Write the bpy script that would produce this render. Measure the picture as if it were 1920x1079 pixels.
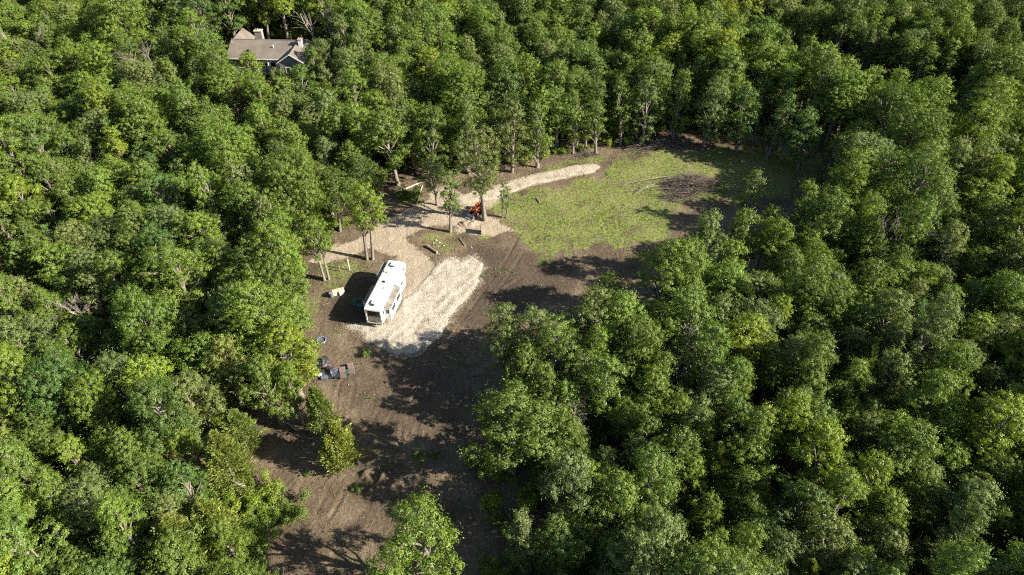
import bpy, bmesh, math, random
import numpy as np
from mathutils import Vector, Matrix

for o in list(bpy.data.objects):
    bpy.data.objects.remove(o, do_unlink=True)
scene = bpy.context.scene
COL = scene.collection
RAD = math.radians

# ------------------------------------------------------------------ camera
CAM_H, PITCH, LENS = 72.0, RAD(42.0), 24.5
cam = bpy.data.cameras.new('camera')
cam.lens = LENS; cam.sensor_width = 36.0; cam.clip_start = 1.0; cam.clip_end = 6000.0
camo = bpy.data.objects.new('camera', cam); COL.objects.link(camo)
camo.location = (0, 0, CAM_H); camo.rotation_euler = (math.pi / 2 - PITCH, 0, 0)
scene.camera = camo

# ------------------------------------------------------------------ sky, sun, exposure
SUN_EL, SUN_AZ = RAD(31.0), RAD(-14.0)       # azimuth measured from +X towards +Y
world = bpy.data.worlds.new('World'); scene.world = world; world.use_nodes = True
wn = world.node_tree.nodes; wl = world.node_tree.links; wn.clear()
sky = wn.new('ShaderNodeTexSky'); sky.sky_type = 'NISHITA'; sky.sun_disc = False
sky.sun_elevation = SUN_EL; sky.sun_rotation = math.pi / 2 - SUN_AZ
bg = wn.new('ShaderNodeBackground'); bg.inputs['Strength'].default_value = 0.062
wo = wn.new('ShaderNodeOutputWorld')
wl.new(sky.outputs[0], bg.inputs[0]); wl.new(bg.outputs[0], wo.inputs[0])
sun = bpy.data.lights.new('sun', 'SUN'); sun.energy = 5.0; sun.angle = RAD(0.5); sun.color = (1.0, 0.93, 0.80)
suno = bpy.data.objects.new('sun', sun); COL.objects.link(suno)
SUN_DIR = Vector((math.cos(SUN_EL) * math.cos(SUN_AZ), math.cos(SUN_EL) * math.sin(SUN_AZ), math.sin(SUN_EL)))
suno.rotation_euler = SUN_DIR.to_track_quat('Z', 'Y').to_euler()
suno.location = (120, -30, 120)
scene.view_settings.view_transform = 'Standard'; scene.view_settings.look = 'None'
scene.view_settings.exposure = 1.35; scene.view_settings.gamma = 1.0
scene.render.engine = 'CYCLES'; scene.cycles.filter_width = 1.15; scene.cycles.use_denoising = False; scene.cycles.use_adaptive_sampling = True; scene.cycles.adaptive_threshold = 0.02; scene.cycles.use_light_tree = False
scene.cycles.max_bounces = 3; scene.cycles.diffuse_bounces = 1; scene.cycles.transmission_bounces = 2
scene.cycles.glossy_bounces = 2; scene.cycles.transparent_max_bounces = 4

# ------------------------------------------------------------------ survey helpers (plan position from the drone's survey picture)
FPX = LENS / 36.0 * 1920.0
cp, sp = math.cos(PITCH), math.sin(PITCH)
def at(u, v, z=0.0):
    x = (u - 960.0) / FPX; y = -(v - 539.5) / FPX
    d = (x, cp + y * sp, -sp + y * cp); t = (z - CAM_H) / d[2]
    return Vector((d[0] * t, d[1] * t, z))
def survey(x, y, z):
    zc = y * cp - (z - CAM_H) * sp
    return 960 + FPX * x / zc, 539.5 - FPX * (y * sp + (z - CAM_H) * cp) / zc, zc
def plan(pts, z=0.0):
    return np.array([at(u, v, z)[:2] for u, v in pts])
def inside(poly, x, y):
    x = np.asarray(x, float); y = np.asarray(y, float); c = np.zeros(x.shape, bool)
    n = len(poly); j = n - 1
    for i in range(n):
        xi, yi = poly[i]; xj, yj = poly[j]
        m = ((yi > y) != (yj > y)) & (x < (xj - xi) * (y - yi) / ((yj - yi) if yj != yi else 1e-9) + xi)
        c ^= m; j = i
    return c
def sdf(poly, x, y):                                   # positive inside, metres
    x = np.asarray(x, float); y = np.asarray(y, float); d = np.full(x.shape, 1e9); n = len(poly)
    for i in range(n):
        ax, ay = poly[i]; bx, by = poly[(i + 1) % n]; ex, ey = bx - ax, by - ay
        t = np.clip(((x - ax) * ex + (y - ay) * ey) / (ex * ex + ey * ey + 1e-12), 0, 1)
        d = np.minimum(d, np.hypot(x - ax - t * ex, y - ay - t * ey))
    return np.where(inside(poly, x, y), d, -d)
def sstep(a, b, x):
    t = np.clip((x - a) / (b - a), 0, 1); return t * t * (3 - 2 * t)
NR = np.random.RandomState(7)
_W = [(NR.uniform(0, 6.28), NR.uniform(0, 6.28), NR.uniform(0.7, 1.3)) for _ in range(24)]
def wob(x, y, s, k=0):                                 # cheap smooth noise about -1..1
    r = 0
    for i in range(6):
        a, p, f = _W[(i + k * 5) % 24]; a += k
        r = r + np.sin((x * math.cos(a) + y * math.sin(a)) * f * s * (1 + 0.45 * i) + p) / (1 + 0.35 * i)
    return r / 2.2

# ------------------------------------------------------------------ mesh helpers
def mesh_np(name, V, faces, mats=(), smooth=False, midx=None):
    me = bpy.data.meshes.new(name); V = np.asarray(V, np.float32)
    groups = faces if isinstance(faces, list) else [faces]
    groups = [np.asarray(g, np.int32) for g in groups if len(g)]
    me.vertices.add(len(V)); me.vertices.foreach_set('co', V.ravel())
    nl = sum(g.size for g in groups); npoly = sum(len(g) for g in groups)
    me.loops.add(nl); me.polygons.add(npoly)
    me.loops.foreach_set('vertex_index', np.concatenate([g.ravel() for g in groups]))
    ls = []; s = 0
    for g in groups:
        ls.append(s + np.arange(len(g)) * g.shape[1]); s += g.size
    me.polygons.foreach_set('loop_start', np.concatenate(ls).astype(np.int32))
    for m in mats: me.materials.append(m)
    if midx is not None: me.polygons.foreach_set('material_index', np.asarray(midx, np.int32))
    me.polygons.foreach_set('use_smooth', np.full(npoly, smooth, bool))
    me.update(calc_edges=True); me.validate()
    return me
def put(name, me, parent=None, loc=None, rot=None):
    o = bpy.data.objects.new(name, me); COL.objects.link(o)
    if parent: o.parent = parent
    if loc is not None: o.location = loc
    if rot is not None: o.rotation_euler = rot
    return o
def tag(o, label=None, cat=None, group=None, kind=None):
    if label: o['label'] = label
    if cat: o['category'] = cat
    if group: o['group'] = group
    if kind: o['kind'] = kind
    return o
def thing(name, loc, rz=0.0, label=None, cat=None, group=None):
    o = bpy.data.objects.new(name, None); COL.objects.link(o); o.empty_display_size = 0.3
    o.location = loc; o.rotation_euler = (0, 0, rz); return tag(o, label, cat, group)

class MB:
    def __init__(s): s.v = []; s.f = []
    def add(s, V, F):
        n = len(s.v); s.v += [tuple(p) for p in V]; s.f += [tuple(i + n for i in f) for f in F]; return s
    def box(s, c, d, rot=(0, 0, 0), taper=1.0):
        M = Matrix.Rotation(rot[2], 3, 'Z') @ Matrix.Rotation(rot[1], 3, 'Y') @ Matrix.Rotation(rot[0], 3, 'X')
        V = []
        for z in (-1, 1):
            k = taper if z > 0 else 1
            for x, y in ((-1, -1), (1, -1), (1, 1), (-1, 1)):
                V.append(M @ Vector((x * d[0] / 2 * k, y * d[1] / 2 * k, z * d[2] / 2)) + Vector(c))
        return s.add(V, [(3, 2, 1, 0), (4, 5, 6, 7), (0, 1, 5, 4), (1, 2, 6, 5), (2, 3, 7, 6), (3, 0, 4, 7)])
    def tube(s, pts, rads, n=8, caps=True):
        V, F = tube_np([(pts, rads)], n)
        m = len(pts)
        F = [tuple(f) for f in F]
        if caps: F += [tuple(range(n))[::-1], tuple(range((m - 1) * n, m * n))]
        return s.add(V, F)
    def prism(s, prof, x0, x1):                        # profile of (y, z) pushed along x
        n = len(prof); V = [(x0, y, z) for y, z in prof] + [(x1, y, z) for y, z in prof]
        F = [tuple(range(n)), tuple(range(2 * n - 1, n - 1, -1))]
        F += [(i, i + n, (i + 1) % n + n, (i + 1) % n) for i in range(n)]
        return s.add(V, F)
    def build(s, name, mat, parent=None, bevel=0.0, seg=2, smooth=False):
        bm = bmesh.new(); vs = [bm.verts.new(p) for p in s.v]
        for f in s.f:
            try: bm.faces.new([vs[i] for i in f])
            except ValueError: pass
        bmesh.ops.recalc_face_normals(bm, faces=bm.faces)
        if bevel > 0:
            es = [e for e in bm.edges if len(e.link_faces) == 2 and e.calc_face_angle(0) > 0.35]
            bmesh.ops.bevel(bm, geom=es, offset=bevel, segments=seg, affect='EDGES', profile=0.5)
        me = bpy.data.meshes.new(name); bm.to_mesh(me); bm.free()
        me.materials.append(mat)
        if smooth:
            for p in me.polygons: p.use_smooth = True
        return put(name, me, parent)

def tube_np(paths, n=6):
    VV = []; FF = []; off = 0
    ang = np.arange(n) * 2 * math.pi / n
    for pts, rads in paths:
        P = np.asarray([tuple(p) for p in pts], float); m = len(P); R = np.asarray(rads, float)
        T = np.gradient(P, axis=0); T /= np.linalg.norm(T, axis=1, keepdims=True) + 1e-9
        ref = np.where(np.abs(T[:, 2:3]) > 0.9, np.array([[1.0, 0, 0]]), np.array([[0, 0, 1.0]]))
        if m > 0: ref[:] = ref[0]
        A = np.cross(ref, T); A /= np.linalg.norm(A, axis=1, keepdims=True) + 1e-9
        B = np.cross(T, A)
        V = P[:, None, :] + R[:, None, None] * (A[:, None, :] * np.cos(ang)[None, :, None] + B[:, None, :] * np.sin(ang)[None, :, None])
        VV.append(V.reshape(-1, 3))
        i = np.arange(m - 1)[:, None] * n; j = np.arange(n)[None, :]; k = (j + 1) % n
        F = np.stack([i + j, i + k, i + n + k, i + n + j], -1).reshape(-1, 4) + off
        FF.append(F); off += m * n
    return np.concatenate(VV), np.concatenate(FF)

# ------------------------------------------------------------------ materials
def new_mat(name):
    m = bpy.data.materials.new(name); m.use_nodes = True
    nt = m.node_tree; nt.nodes.clear(); out = nt.nodes.new('ShaderNodeOutputMaterial')
    return m, nt, out
def ramp(nt, stops):
    r = nt.nodes.new('ShaderNodeValToRGB'); e = r.color_ramp.elements
    while len(e) > 1: e.remove(e[-1])
    e[0].position = stops[0][0]; e[0].color = (*stops[0][1], 1)
    for p, c in stops[1:]:
        k = e.new(p); k.color = (*c, 1)
    return r
def noise(nt, scale, detail=4, rough=0.55, coord=None):
    n = nt.nodes.new('ShaderNodeTexNoise'); n.inputs['Scale'].default_value = scale
    n.inputs['Detail'].default_value = detail; n.inputs['Roughness'].default_value = rough
    if coord: nt.links.new(coord, n.inputs['Vector'])
    return n
def mixc(nt, fac, a, b, mode='MIX'):
    m = nt.nodes.new('ShaderNodeMix'); m.data_type = 'RGBA'; m.blend_type = mode
    for s, v in ((m.inputs['Factor'], fac), (m.inputs['A'], a), (m.inputs['B'], b)):
        pass
    ins = [m.inputs[0], m.inputs[6], m.inputs[7]]
    for s, v in zip(ins, (fac, a, b)):
        if hasattr(v, 'links') or hasattr(v, 'is_linked'): nt.links.new(v, s)
        elif isinstance(v, (int, float)): s.default_value = v
        else: s.default_value = (*v, 1)
    return m.outputs[2]
def math_n(nt, op, a, b=0.0, clamp=False):
    m = nt.nodes.new('ShaderNodeMath'); m.operation = op; m.use_clamp = clamp
    for s, v in zip(m.inputs, (a, b)):
        if hasattr(v, 'is_linked'): nt.links.new(v, s)
        else: s.default_value = v
    return m.outputs[0]
def simple(name, col, rough=0.6, var=0.15, scale=3.0, bump=0.0, bscale=20.0, metal=0.0, dirt=None):
    m, nt, out = new_mat(name)
    b = nt.nodes.new('ShaderNodeBsdfPrincipled'); tc = nt.nodes.new('ShaderNodeTexCoord').outputs['Object']
    n = noise(nt, scale, 5, 0.6, tc)
    lo = tuple(c * (1 - var) for c in col); hi = tuple(min(1, c * (1 + var)) for c in col)
    r = ramp(nt, [(0.3, lo), (0.7, hi)]); nt.links.new(n.outputs[0], r.inputs[0]); c = r.outputs[0]
    if dirt:
        n2 = noise(nt, scale * 0.7, 6, 0.7, tc); r2 = ramp(nt, [(0.52, (0, 0, 0)), (0.72, (1, 1, 1))])
        nt.links.new(n2.outputs[0], r2.inputs[0]); c = mixc(nt, r2.outputs[0], c, dirt)
    nt.links.new(c, b.inputs['Base Color']); b.inputs['Roughness'].default_value = rough; b.inputs['Metallic'].default_value = metal
    if bump > 0:
        n3 = noise(nt, bscale, 4, 0.6, tc); bp = nt.nodes.new('ShaderNodeBump'); bp.inputs['Strength'].default_value = bump
        bp.inputs['Distance'].default_value = 0.05
        nt.links.new(n3.outputs[0], bp.inputs['Height']); nt.links.new(bp.outputs[0], b.inputs['Normal'])
    nt.links.new(b.outputs[0], out.inputs[0]); return m

def leaf_mat(name, trans=0.32, gloss=0.032, default=None, yellow=1.0):
    m, nt, out = new_mat(name); L = nt.links
    if default is None:
        a = nt.nodes.new('ShaderNodeAttribute'); a.attribute_type = 'INSTANCER'; a.attribute_name = 'tint'
        base = a.outputs['Color']
    else:
        rgb = nt.nodes.new('ShaderNodeRGB'); rgb.outputs[0].default_value = (*default, 1); base = rgb.outputs[0]
    geo = nt.nodes.new('ShaderNodeNewGeometry')
    r = ramp(nt, [(0.0, (0.74, 0.77, 0.72)), (0.5, (1, 1, 1)), (0.85, (1.12, 1.12, 1.0)), (1.0, (1.25, 1.22, 1.15))])
    L.new(geo.outputs['Random Per Island'], r.inputs[0])
    c = mixc(nt, 1.0, base, r.outputs[0], 'MULTIPLY')
    tc = nt.nodes.new('ShaderNodeTexCoord').outputs['Object']
    n = noise(nt, 0.55, 3, 0.5, tc); r2 = ramp(nt, [(0.3, (0.78, 0.84, 0.8)), (0.7, (1.2, 1.14, 1.08))]); L.new(n.outputs[0], r2.inputs[0])
    c = mixc(nt, 1.0, c, r2.outputs[0], 'MULTIPLY')
    d = nt.nodes.new('ShaderNodeBsdfDiffuse'); L.new(c, d.inputs[0])
    t = nt.nodes.new('ShaderNodeBsdfTranslucent'); c2 = mixc(nt, 1.0, c, (1.5, 1.5, 0.6), 'MULTIPLY'); L.new(c2, t.inputs[0])
    mx = nt.nodes.new('ShaderNodeMixShader'); mx.inputs[0].default_value = trans; L.new(d.outputs[0], mx.inputs[1]); L.new(t.outputs[0], mx.inputs[2])
    g = nt.nodes.new('ShaderNodeBsdfGlossy'); g.inputs['Roughness'].default_value = 0.45; g.inputs[0].default_value = (0.9, 1, 0.75, 1)
    m2 = nt.nodes.new('ShaderNodeMixShader'); m2.inputs[0].default_value = gloss; L.new(mx.outputs[0], m2.inputs[1]); L.new(g.outputs[0], m2.inputs[2])
    L.new(m2.outputs[0], out.inputs[0]); return m

M = {}
M['leaf'] = leaf_mat('leaf')
M['needle'] = leaf_mat('needle', 0.2, 0.02)
M['weed'] = leaf_mat('weed', 0.25, 0.03, (0.11, 0.19, 0.03))
M['grass'] = leaf_mat('grass_blade', 0.3, 0.02, (0.23, 0.33, 0.045))
M['bark'] = simple('bark', (0.21, 0.18, 0.145), 0.9, 0.4, 4, 0.6, 12)
M['dead_wood'] = simple('dead_wood', (0.36, 0.31, 0.26), 0.9, 0.3, 4, 0.4, 12)
M['branch_wood'] = simple('cut_branch', (0.25, 0.21, 0.17), 0.9, 0.35, 3)
M['brush'] = simple('brush_twigs', (0.125, 0.098, 0.078), 0.9, 0.6, 1.4)
M['white_gel'] = simple('trailer_fibreglass', (0.80, 0.79, 0.76), 0.35, 0.04, 1.0, dirt=(0.70, 0.68, 0.63))
M['roof_membrane'] = simple('roof_membrane', (0.74, 0.74, 0.72), 0.6, 0.06, 0.8, dirt=(0.52, 0.51, 0.48))
M['beige_cap'] = simple('beige_cap', (0.58, 0.53, 0.46), 0.45, 0.06, 1.0)
M['topper'] = simple('slide_topper_fabric', (0.20, 0.175, 0.15), 0.85, 0.35, 1.6, dirt=(0.36, 0.33, 0.29))
M['glass'] = simple('tinted_glass', (0.018, 0.02, 0.024), 0.08, 0.2)
M['rubber'] = simple('rubber', (0.02, 0.02, 0.02), 0.8)
M['dark_metal'] = simple('dark_metal', (0.04, 0.04, 0.045), 0.5, metal=0.3)
M['steel'] = simple('steel', (0.42, 0.42, 0.42), 0.4, 0.2, 6, metal=0.6)
M['orange'] = simple('orange_paint', (0.50, 0.085, 0.015), 0.4, 0.2, 3, dirt=(.2, .1, .05))
M['shingle'] = simple('roof_shingle', (0.165, 0.138, 0.112), 0.9, 0.25, 0.35, 0.5, 8)
M['siding'] = simple('grey_siding', (0.20, 0.205, 0.22), 0.7, 0.08, 1.0)
M['tan_siding'] = simple('tan_siding', (0.26, 0.235, 0.205), 0.7, 0.08, 1.0)
M['white_paint'] = simple('white_paint', (0.78, 0.78, 0.76), 0.5, 0.05)
M['brick'] = simple('chimney_brick', (0.34, 0.25, 0.21), 0.9, 0.25, 6)
M['wood'] = simple('weathered_wood', (0.36, 0.25, 0.14), 0.85, 0.3, 5)
M['pale_wood'] = simple('pale_cut_wood', (0.52, 0.42, 0.29), 0.85, 0.25, 5)
M['log'] = simple('log_bark', (0.24, 0.17, 0.12), 0.95, 0.35, 4, 0.5, 14)
M['tarp'] = simple('dark_tarp', (0.035, 0.036, 0.05), 0.45, 0.4, 3)
M['maroon'] = simple('faded_maroon_fabric', (0.16, 0.09, 0.085), 0.8, 0.3, 6, dirt=(0.24, 0.16, 0.14))
M['green_plastic'] = simple('green_plastic', (0.02, 0.14, 0.085), 0.4)
M['blue_plastic'] = simple('blue_plastic', (0.12, 0.24, 0.50), 0.4, dirt=(.3, .4, .55))
M['hose'] = simple('hose_vinyl', (0.05, 0.28, 0.22), 0.4)
M['bluegrey'] = simple('bluegrey_plastic', (0.13, 0.14, 0.18), 0.5)
M['pale_grey'] = simple('pale_grey_plastic', (0.42, 0.43, 0.47), 0.5, 0.1)
M['sand'] = simple('sandy_dirt', (0.30, 0.235, 0.165), 0.95, 0.3, 3, 0.6, 6)
M['stone'] = simple('gravel_stone', (0.42, 0.38, 0.32), 0.9, 0.25, 8)
M['red_leaf'] = leaf_mat('red_leaf', 0.2, 0.03, (0.20, 0.055, 0.03))

# ------------------------------------------------------------------ plan outlines
RIDGE = [(1250, 20), (1400, 48), (1520, 78), (1640, 120), (1760, 172), (1900, 262), (2050, 380)]
ridge_w = np.array([at(u, v, 15.5)[:2] for u, v in RIDGE])
def ridge_y(x): return np.interp(x, ridge_w[:, 0], ridge_w[:, 1])
HOUSE_Z = 8.0
house_c = at(508, 84, HOUSE_Z + 4.0)
def terrain(x, y):
    x = np.asarray(x, float); y = np.asarray(y, float)
    h = HOUSE_Z * np.exp(-(((x - house_c.x) / 38) ** 2 + ((y - house_c.y - 12) / 34) ** 2) ** 1.3)
    on = sstep(ridge_w[0, 0] - 15, ridge_w[0, 0] + 15, x)
    rd = y - ridge_y(x); h = h + on * (1.0 * np.exp(-((rd + 6) / 16) ** 2) - 2.0 * sstep(0.0, 22.0, rd - 1))
    far = sstep(200, 420, np.hypot(x, y - 90)); h = h * (1 - 0.6 * far) + far * 6 * wob(x, y, 0.008, 2)
    return h
def ground_z(x, y):
    return float(relief(np.array([x]), np.array([y]))[0])
MUD = plan([(700, 897), (733, 922), (703, 930), (742, 888), (672, 912), (720, 905)])
RUTS = [plan(p) for p in ([(610, 960), (640, 900), (690, 830), (730, 760), (790, 700), (860, 630), (910, 560), (960, 490), (985, 440)], [(780, 930), (760, 860), (770, 780), (810, 720), (850, 690)],
        [(540, 930), (560, 880), (600, 840), (640, 780), (650, 720)], [(930, 560), (1000, 520), (1080, 490), (1180, 470)])]
def relief(x, y):
    h = terrain(x, y)
    h = h + 0.05 * wob(x, y, 0.55, 1) + 0.025 * wob(x, y, 1.7, 3)
    for (mx, my), r, a in zip(MUD, (2.0, 1.7, 1.3, 2.2, 1.6, 1.2), (0.55, -0.5, 0.6, 0.5, -0.45, 0.5)):
        d = np.hypot(x - mx, y - my); h = h + a * np.exp(-((d - r * 0.6) / 0.32) ** 2) * (0.55 + 0.45 * np.sin(2.0 * np.arctan2(y - my, x - mx) + mx))
    near = (np.abs(x) < 70) & (y > 25) & (y < 160)
    h = h + np.where(near, 0.03 * wob(x, y, 3.6, 2) * (0.6 + 0.6 * wob(x, y, .3, 6)) + 0.016 * wob(x, y, 8.0, 5), 0)
    for path in RUTS:                                   # tyre tracks pressed into the soil
        d = np.full(x.shape, 1e9); sg = np.ones(x.shape)
        for (ax, ay), (bx, by) in zip(path[:-1], path[1:]):
            ex, ey = bx - ax, by - ay; t = np.clip(((x - ax) * ex + (y - ay) * ey) / (ex * ex + ey * ey), 0, 1); dd = np.hypot(x - ax - t * ex, y - ay - t * ey); d = np.minimum(d, dd)
        h = h + 0.95 * (-0.15 * np.exp(-((d - .95) / .2) ** 2) + 0.07 * np.exp(-((d - .55) / .16) ** 2) + 0.07 * np.exp(-((d - 1.35) / .16) ** 2)) * (0.6 + 0.5 * wob(x, y, .8, 9))
    return h
CLEAR = plan([(575, 470), (640, 440), (735, 345), (830, 325), (960, 312), (1080, 286), (1180, 276), (1260, 256), (1400, 258), (1520, 275), (1560, 320),
              (1530, 400), (1420, 520), (1290, 600), (1180, 670), (1080, 720), (1010, 780), (990, 900), (975, 1079), (930, 1300), (560, 1300), (500, 1100), (425, 960),
              (440, 860), (470, 780), (560, 755), (585, 690), (575, 600), (555, 550), (545, 500)])
GRASS = plan([(930, 390), (960, 366), (1060, 348), (1120, 332), (1135, 318), (1180, 300), (1240, 285), (1300, 285), (1380, 280), (1500, 285), (1530, 330), (1470, 370), (1380, 380),
              (1300, 372), (1250, 400), (1262, 420), (1250, 445), (1180, 462), (1100, 455), (1070, 478), (1020, 490), (995, 462), (975, 430), (950, 410)])
GRASS2 = [plan(p) for p in ([(740, 385), (752, 362), (792, 348), (805, 372), (778, 388)],
                            [(590, 500), (640, 480), (700, 475), (708, 505), (660, 520), (640, 545), (600, 548)],
                            [(765, 440), (800, 432), (852, 440), (866, 458), (838, 480), (808, 470)],
                            [(1010, 312), (1085, 294), (1180, 282), (1210, 290), (1130, 308), (1020, 330)],
                            [(885, 450), (900, 432), (945, 440), (920, 452)],
                            [(430, 900), (470, 905), (535, 930), (560, 960), (500, 1010), (480, 1079), (440, 1100), (400, 1000)],
                            [(555, 560), (600, 545), (612, 560), (590, 610), (570, 610)])]
TAN = plan([(570, 492), (600, 474), (640, 456), (690, 440), (722, 412), (760, 392), (806, 376), (808, 350), (850, 352), (872, 366), (940, 345), (960, 352), (930, 384), (892, 400),
            (930, 412), (962, 432), (925, 446), (862, 438), (846, 420), (800, 428), (758, 446), (792, 470), (812, 492), (836, 520), (800, 580), (745, 612), (700, 620), (690, 600), (715, 560), (745, 480), (690, 468), (640, 488), (600, 496)])
PAD = plan([(645, 612), (665, 622), (694, 645), (718, 654), (745, 668), (775, 668), (802, 651), (826, 630), (843, 600), (860, 580), (881, 556), (899, 529), (904, 494), (890, 481), (876, 482),
            (864, 489), (849, 481), (832, 486), (816, 498), (800, 520), (775, 542), (752, 562), (740, 585), (715, 606), (668, 606)])
TRACK = plan([(846, 372), (872, 366), (935, 347), (1000, 328), (1070, 313), (1112, 307), (1124, 313), (1112, 324), (1078, 331), (1010, 345), (958, 362), (930, 374), (870, 384)])

# ------------------------------------------------------------------ ground
def axis(lo, f0, f1, hi, step):
    fine = np.arange(f0, f1 + step * 0.5, step)
    def out(n, span):
        t = np.linspace(0, 1, n + 1)[1:]; return span * (0.18 * t + 0.82 * t ** 3.2)
    return np.concatenate([f0 - out(46, f0 - lo)[::-1], fine, f1 + out(46, hi - f1)])
gx = axis(-2600, -38, 62, 2600, 0.25); gy = axis(-2400, 32, 145, 3000, 0.25)
X, Y = np.meshgrid(gx, gy); Z = relief(X, Y)
nx, ny = len(gx), len(gy)
idx = np.arange(nx * ny).reshape(ny, nx)
quads = np.stack([idx[:-1, :-1], idx[:-1, 1:], idx[1:, 1:], idx[1:, :-1]], -1).reshape(-1, 4)
w1 = 0.9 * wob(X, Y, 0.9, 4) + 0.5 * wob(X, Y, 2.3, 6)
m_clear = sstep(-2.5, 1.5, sdf(CLEAR, X, Y) + w1)
g = sstep(-2.4, 0.6, sdf(GRASS, X, Y) + 1.4 * w1)
for p in GRASS2: g = np.maximum(g, 0.85 * sstep(-0.9, 0.9, sdf(p, X, Y) + 0.8 * w1))
t_ = sstep(-0.7, 0.9, sdf(TAN, X, Y) + 0.5 * w1)
t_ = np.maximum(t_, 0.75 * sstep(-0.7, 0.2, sdf(TRACK, X, Y)))
t_ = np.maximum(t_, 0.48 * sstep(-1.0, 0.1, sdf(PAD, X, Y) + .6 * w1))

def ground_mat():
    m, nt, out = new_mat('ground'); L = nt.links
    b = nt.nodes.new('ShaderNodeBsdfPrincipled'); b.inputs['Roughness'].default_value = 0.95
    b.inputs['Specular IOR Level'].default_value = 0.15
    pos = nt.nodes.new('ShaderNodeNewGeometry').outputs['Position']
    def att(n):
        a = nt.nodes.new('ShaderNodeAttribute'); a.attribute_name = n; return a.outputs['Fac']
    n1 = noise(nt, 0.35, 6, 0.6, pos).outputs[0]; n2 = noise(nt, 2.2, 6, 0.65, pos).outputs[0]; n3 = noise(nt, 9.0, 4, 0.6, pos).outputs[0]
    def rm(src, stops):
        r = ramp(nt, stops); L.new(src, r.inputs[0]); return r.outputs[0]
    litter = mixc(nt, n3, rm(n2, [(0.3, (0.045, 0.032, 0.022)), (0.7, (0.12, 0.085, 0.055))]), (0.10, 0.07, 0.045))
    mp = nt.nodes.new('ShaderNodeMapping'); mp.inputs['Rotation'].default_value = (0, 0, RAD(12)); mp.inputs['Scale'].default_value = (1.5, 0.4, 1); L.new(pos, mp.inputs['Vector'])
    n4n = noise(nt, 1.3, 6, 0.65, mp.outputs[0]); n4n.inputs['Distortion'].default_value = 1.6; n4 = n4n.outputs[0]; n0 = noise(nt, 0.11, 4, 0.55, pos).outputs[0]
    soil = mixc(nt, 0.5, rm(n1, [(0.32, (0.085, 0.066, 0.045)), (0.52, (0.142, 0.111, 0.076)), (0.72, (0.232, 0.188, 0.130))]),
                rm(n2, [(0.28, (0.066, 0.050, 0.034)), (0.55, (0.146, 0.113, 0.078)), (0.75, (0.265, 0.214, 0.15))]))
    soil = mixc(nt, 1.0, soil, rm(n4, [(0.3, (0.74, 0.73, 0.71)), (0.5, (1, 1, 1)), (0.72, (1.2, 1.2, 1.16))]), 'MULTIPLY')
    soil = mixc(nt, 1.0, soil, rm(n0, [(0.38, (0.68, 0.66, 0.66)), (0.62, (1.28, 1.24, 1.18))]), 'MULTIPLY')
    soil = mixc(nt, rm(n3, [(0.60, (0, 0, 0)), (0.70, (1, 1, 1))]), soil, (0.25, 0.19, 0.13))
    soil = mixc(nt, math_n(nt, 'MULTIPLY', att('damp_shade'), 0.75), soil, (0.075, 0.056, 0.042))  # dark soil zones, including the painted soil shadow below the pad
    tan = mixc(nt, 0.4, rm(n1, [(0.3, (0.30, 0.24, 0.17)), (0.7, (0.43, 0.36, 0.265))]), rm(n2, [(0.3, (0.235, 0.183, 0.13)), (0.7, (0.45, 0.38, 0.285))]))
    grass = mixc(nt, 0.5, rm(n2, [(0.3, (0.13, 0.175, 0.034)), (0.7, (0.215, 0.305, 0.045))]), rm(n3, [(0.3, (0.11, 0.15, 0.03)), (0.7, (0.24, 0.33, 0.05))]))
    def blend(a, w, lo, hi):                            # attribute broken up by noise
        s = math_n(nt, 'ADD', a, math_n(nt, 'MULTIPLY', math_n(nt, 'SUBTRACT', w, 0.5), 1.5))
        return rm(s, [(lo, (0, 0, 0)), (hi, (1, 1, 1))])
    c = mixc(nt, blend(att('clear'), n2, 0.35, 0.65), litter, soil)
    c = mixc(nt, blend(att('tan'), n2, 0.30, 0.75), c, tan)
    gb = math_n(nt, 'MULTIPLY', blend(att('grass'), noise(nt, 0.28, 7, 0.68, pos).outputs[0], 0.70, 1.02), rm(n2, [(0.40, (0.08, 0.08, 0.08)), (0.60, (0.95, 0.95, 0.95))]))
    gb = math_n(nt, 'MULTIPLY', gb, rm(noise(nt, 0.75, 6, 0.62, pos).outputs[0], [(0.34, (0.12, 0.12, 0.12)), (0.43, (1, 1, 1))]))
    c = mixc(nt, gb, c, grass)
    L.new(c, b.inputs['Base Color'])
    bp = nt.nodes.new('ShaderNodeBump'); bp.inputs['Strength'].default_value = 1.0; bp.inputs['Distance'].default_value = 0.2
    L.new(math_n(nt, 'ADD', n2, math_n(nt, 'MULTIPLY', n3, 0.5)), bp.inputs['Height']); L.new(bp.outputs[0], b.inputs['Normal'])
    L.new(b.outputs[0], out.inputs[0]); return m
M['ground'] = ground_mat()
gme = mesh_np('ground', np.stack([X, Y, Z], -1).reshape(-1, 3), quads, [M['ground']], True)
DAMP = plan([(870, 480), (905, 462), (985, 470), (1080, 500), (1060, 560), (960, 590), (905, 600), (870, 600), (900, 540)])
DARK_LEFT = plan([(610, 570), (660, 520), (700, 515), (690, 600), (640, 610)])  # darker soil left of the trailer
SOIL_SHADE = plan([(610, 690), (760, 682), (880, 640), (905, 720), (865, 830), (800, 860), (720, 810), (640, 740)])  # soil shadow below the gravel pad, painted in as darker ground colour
m_damp_shade = np.maximum(0.7 * sstep(-2.0, 2.0, sdf(SOIL_SHADE, X, Y) + 1.5 * w1), sstep(-1.0, 1.0, sdf(DARK_LEFT, X, Y) + w1))
m_damp_shade = np.maximum(m_damp_shade, sstep(-1.5, 1.5, sdf(DAMP, X, Y) + w1))
m_damp_shade = np.maximum(m_damp_shade, sstep(-1.5, 1.5, sdf(DAMP, X, Y) + w1), sstep(-1.0, 1.0, sdf(DARK_LEFT, X, Y) + w1))
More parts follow.
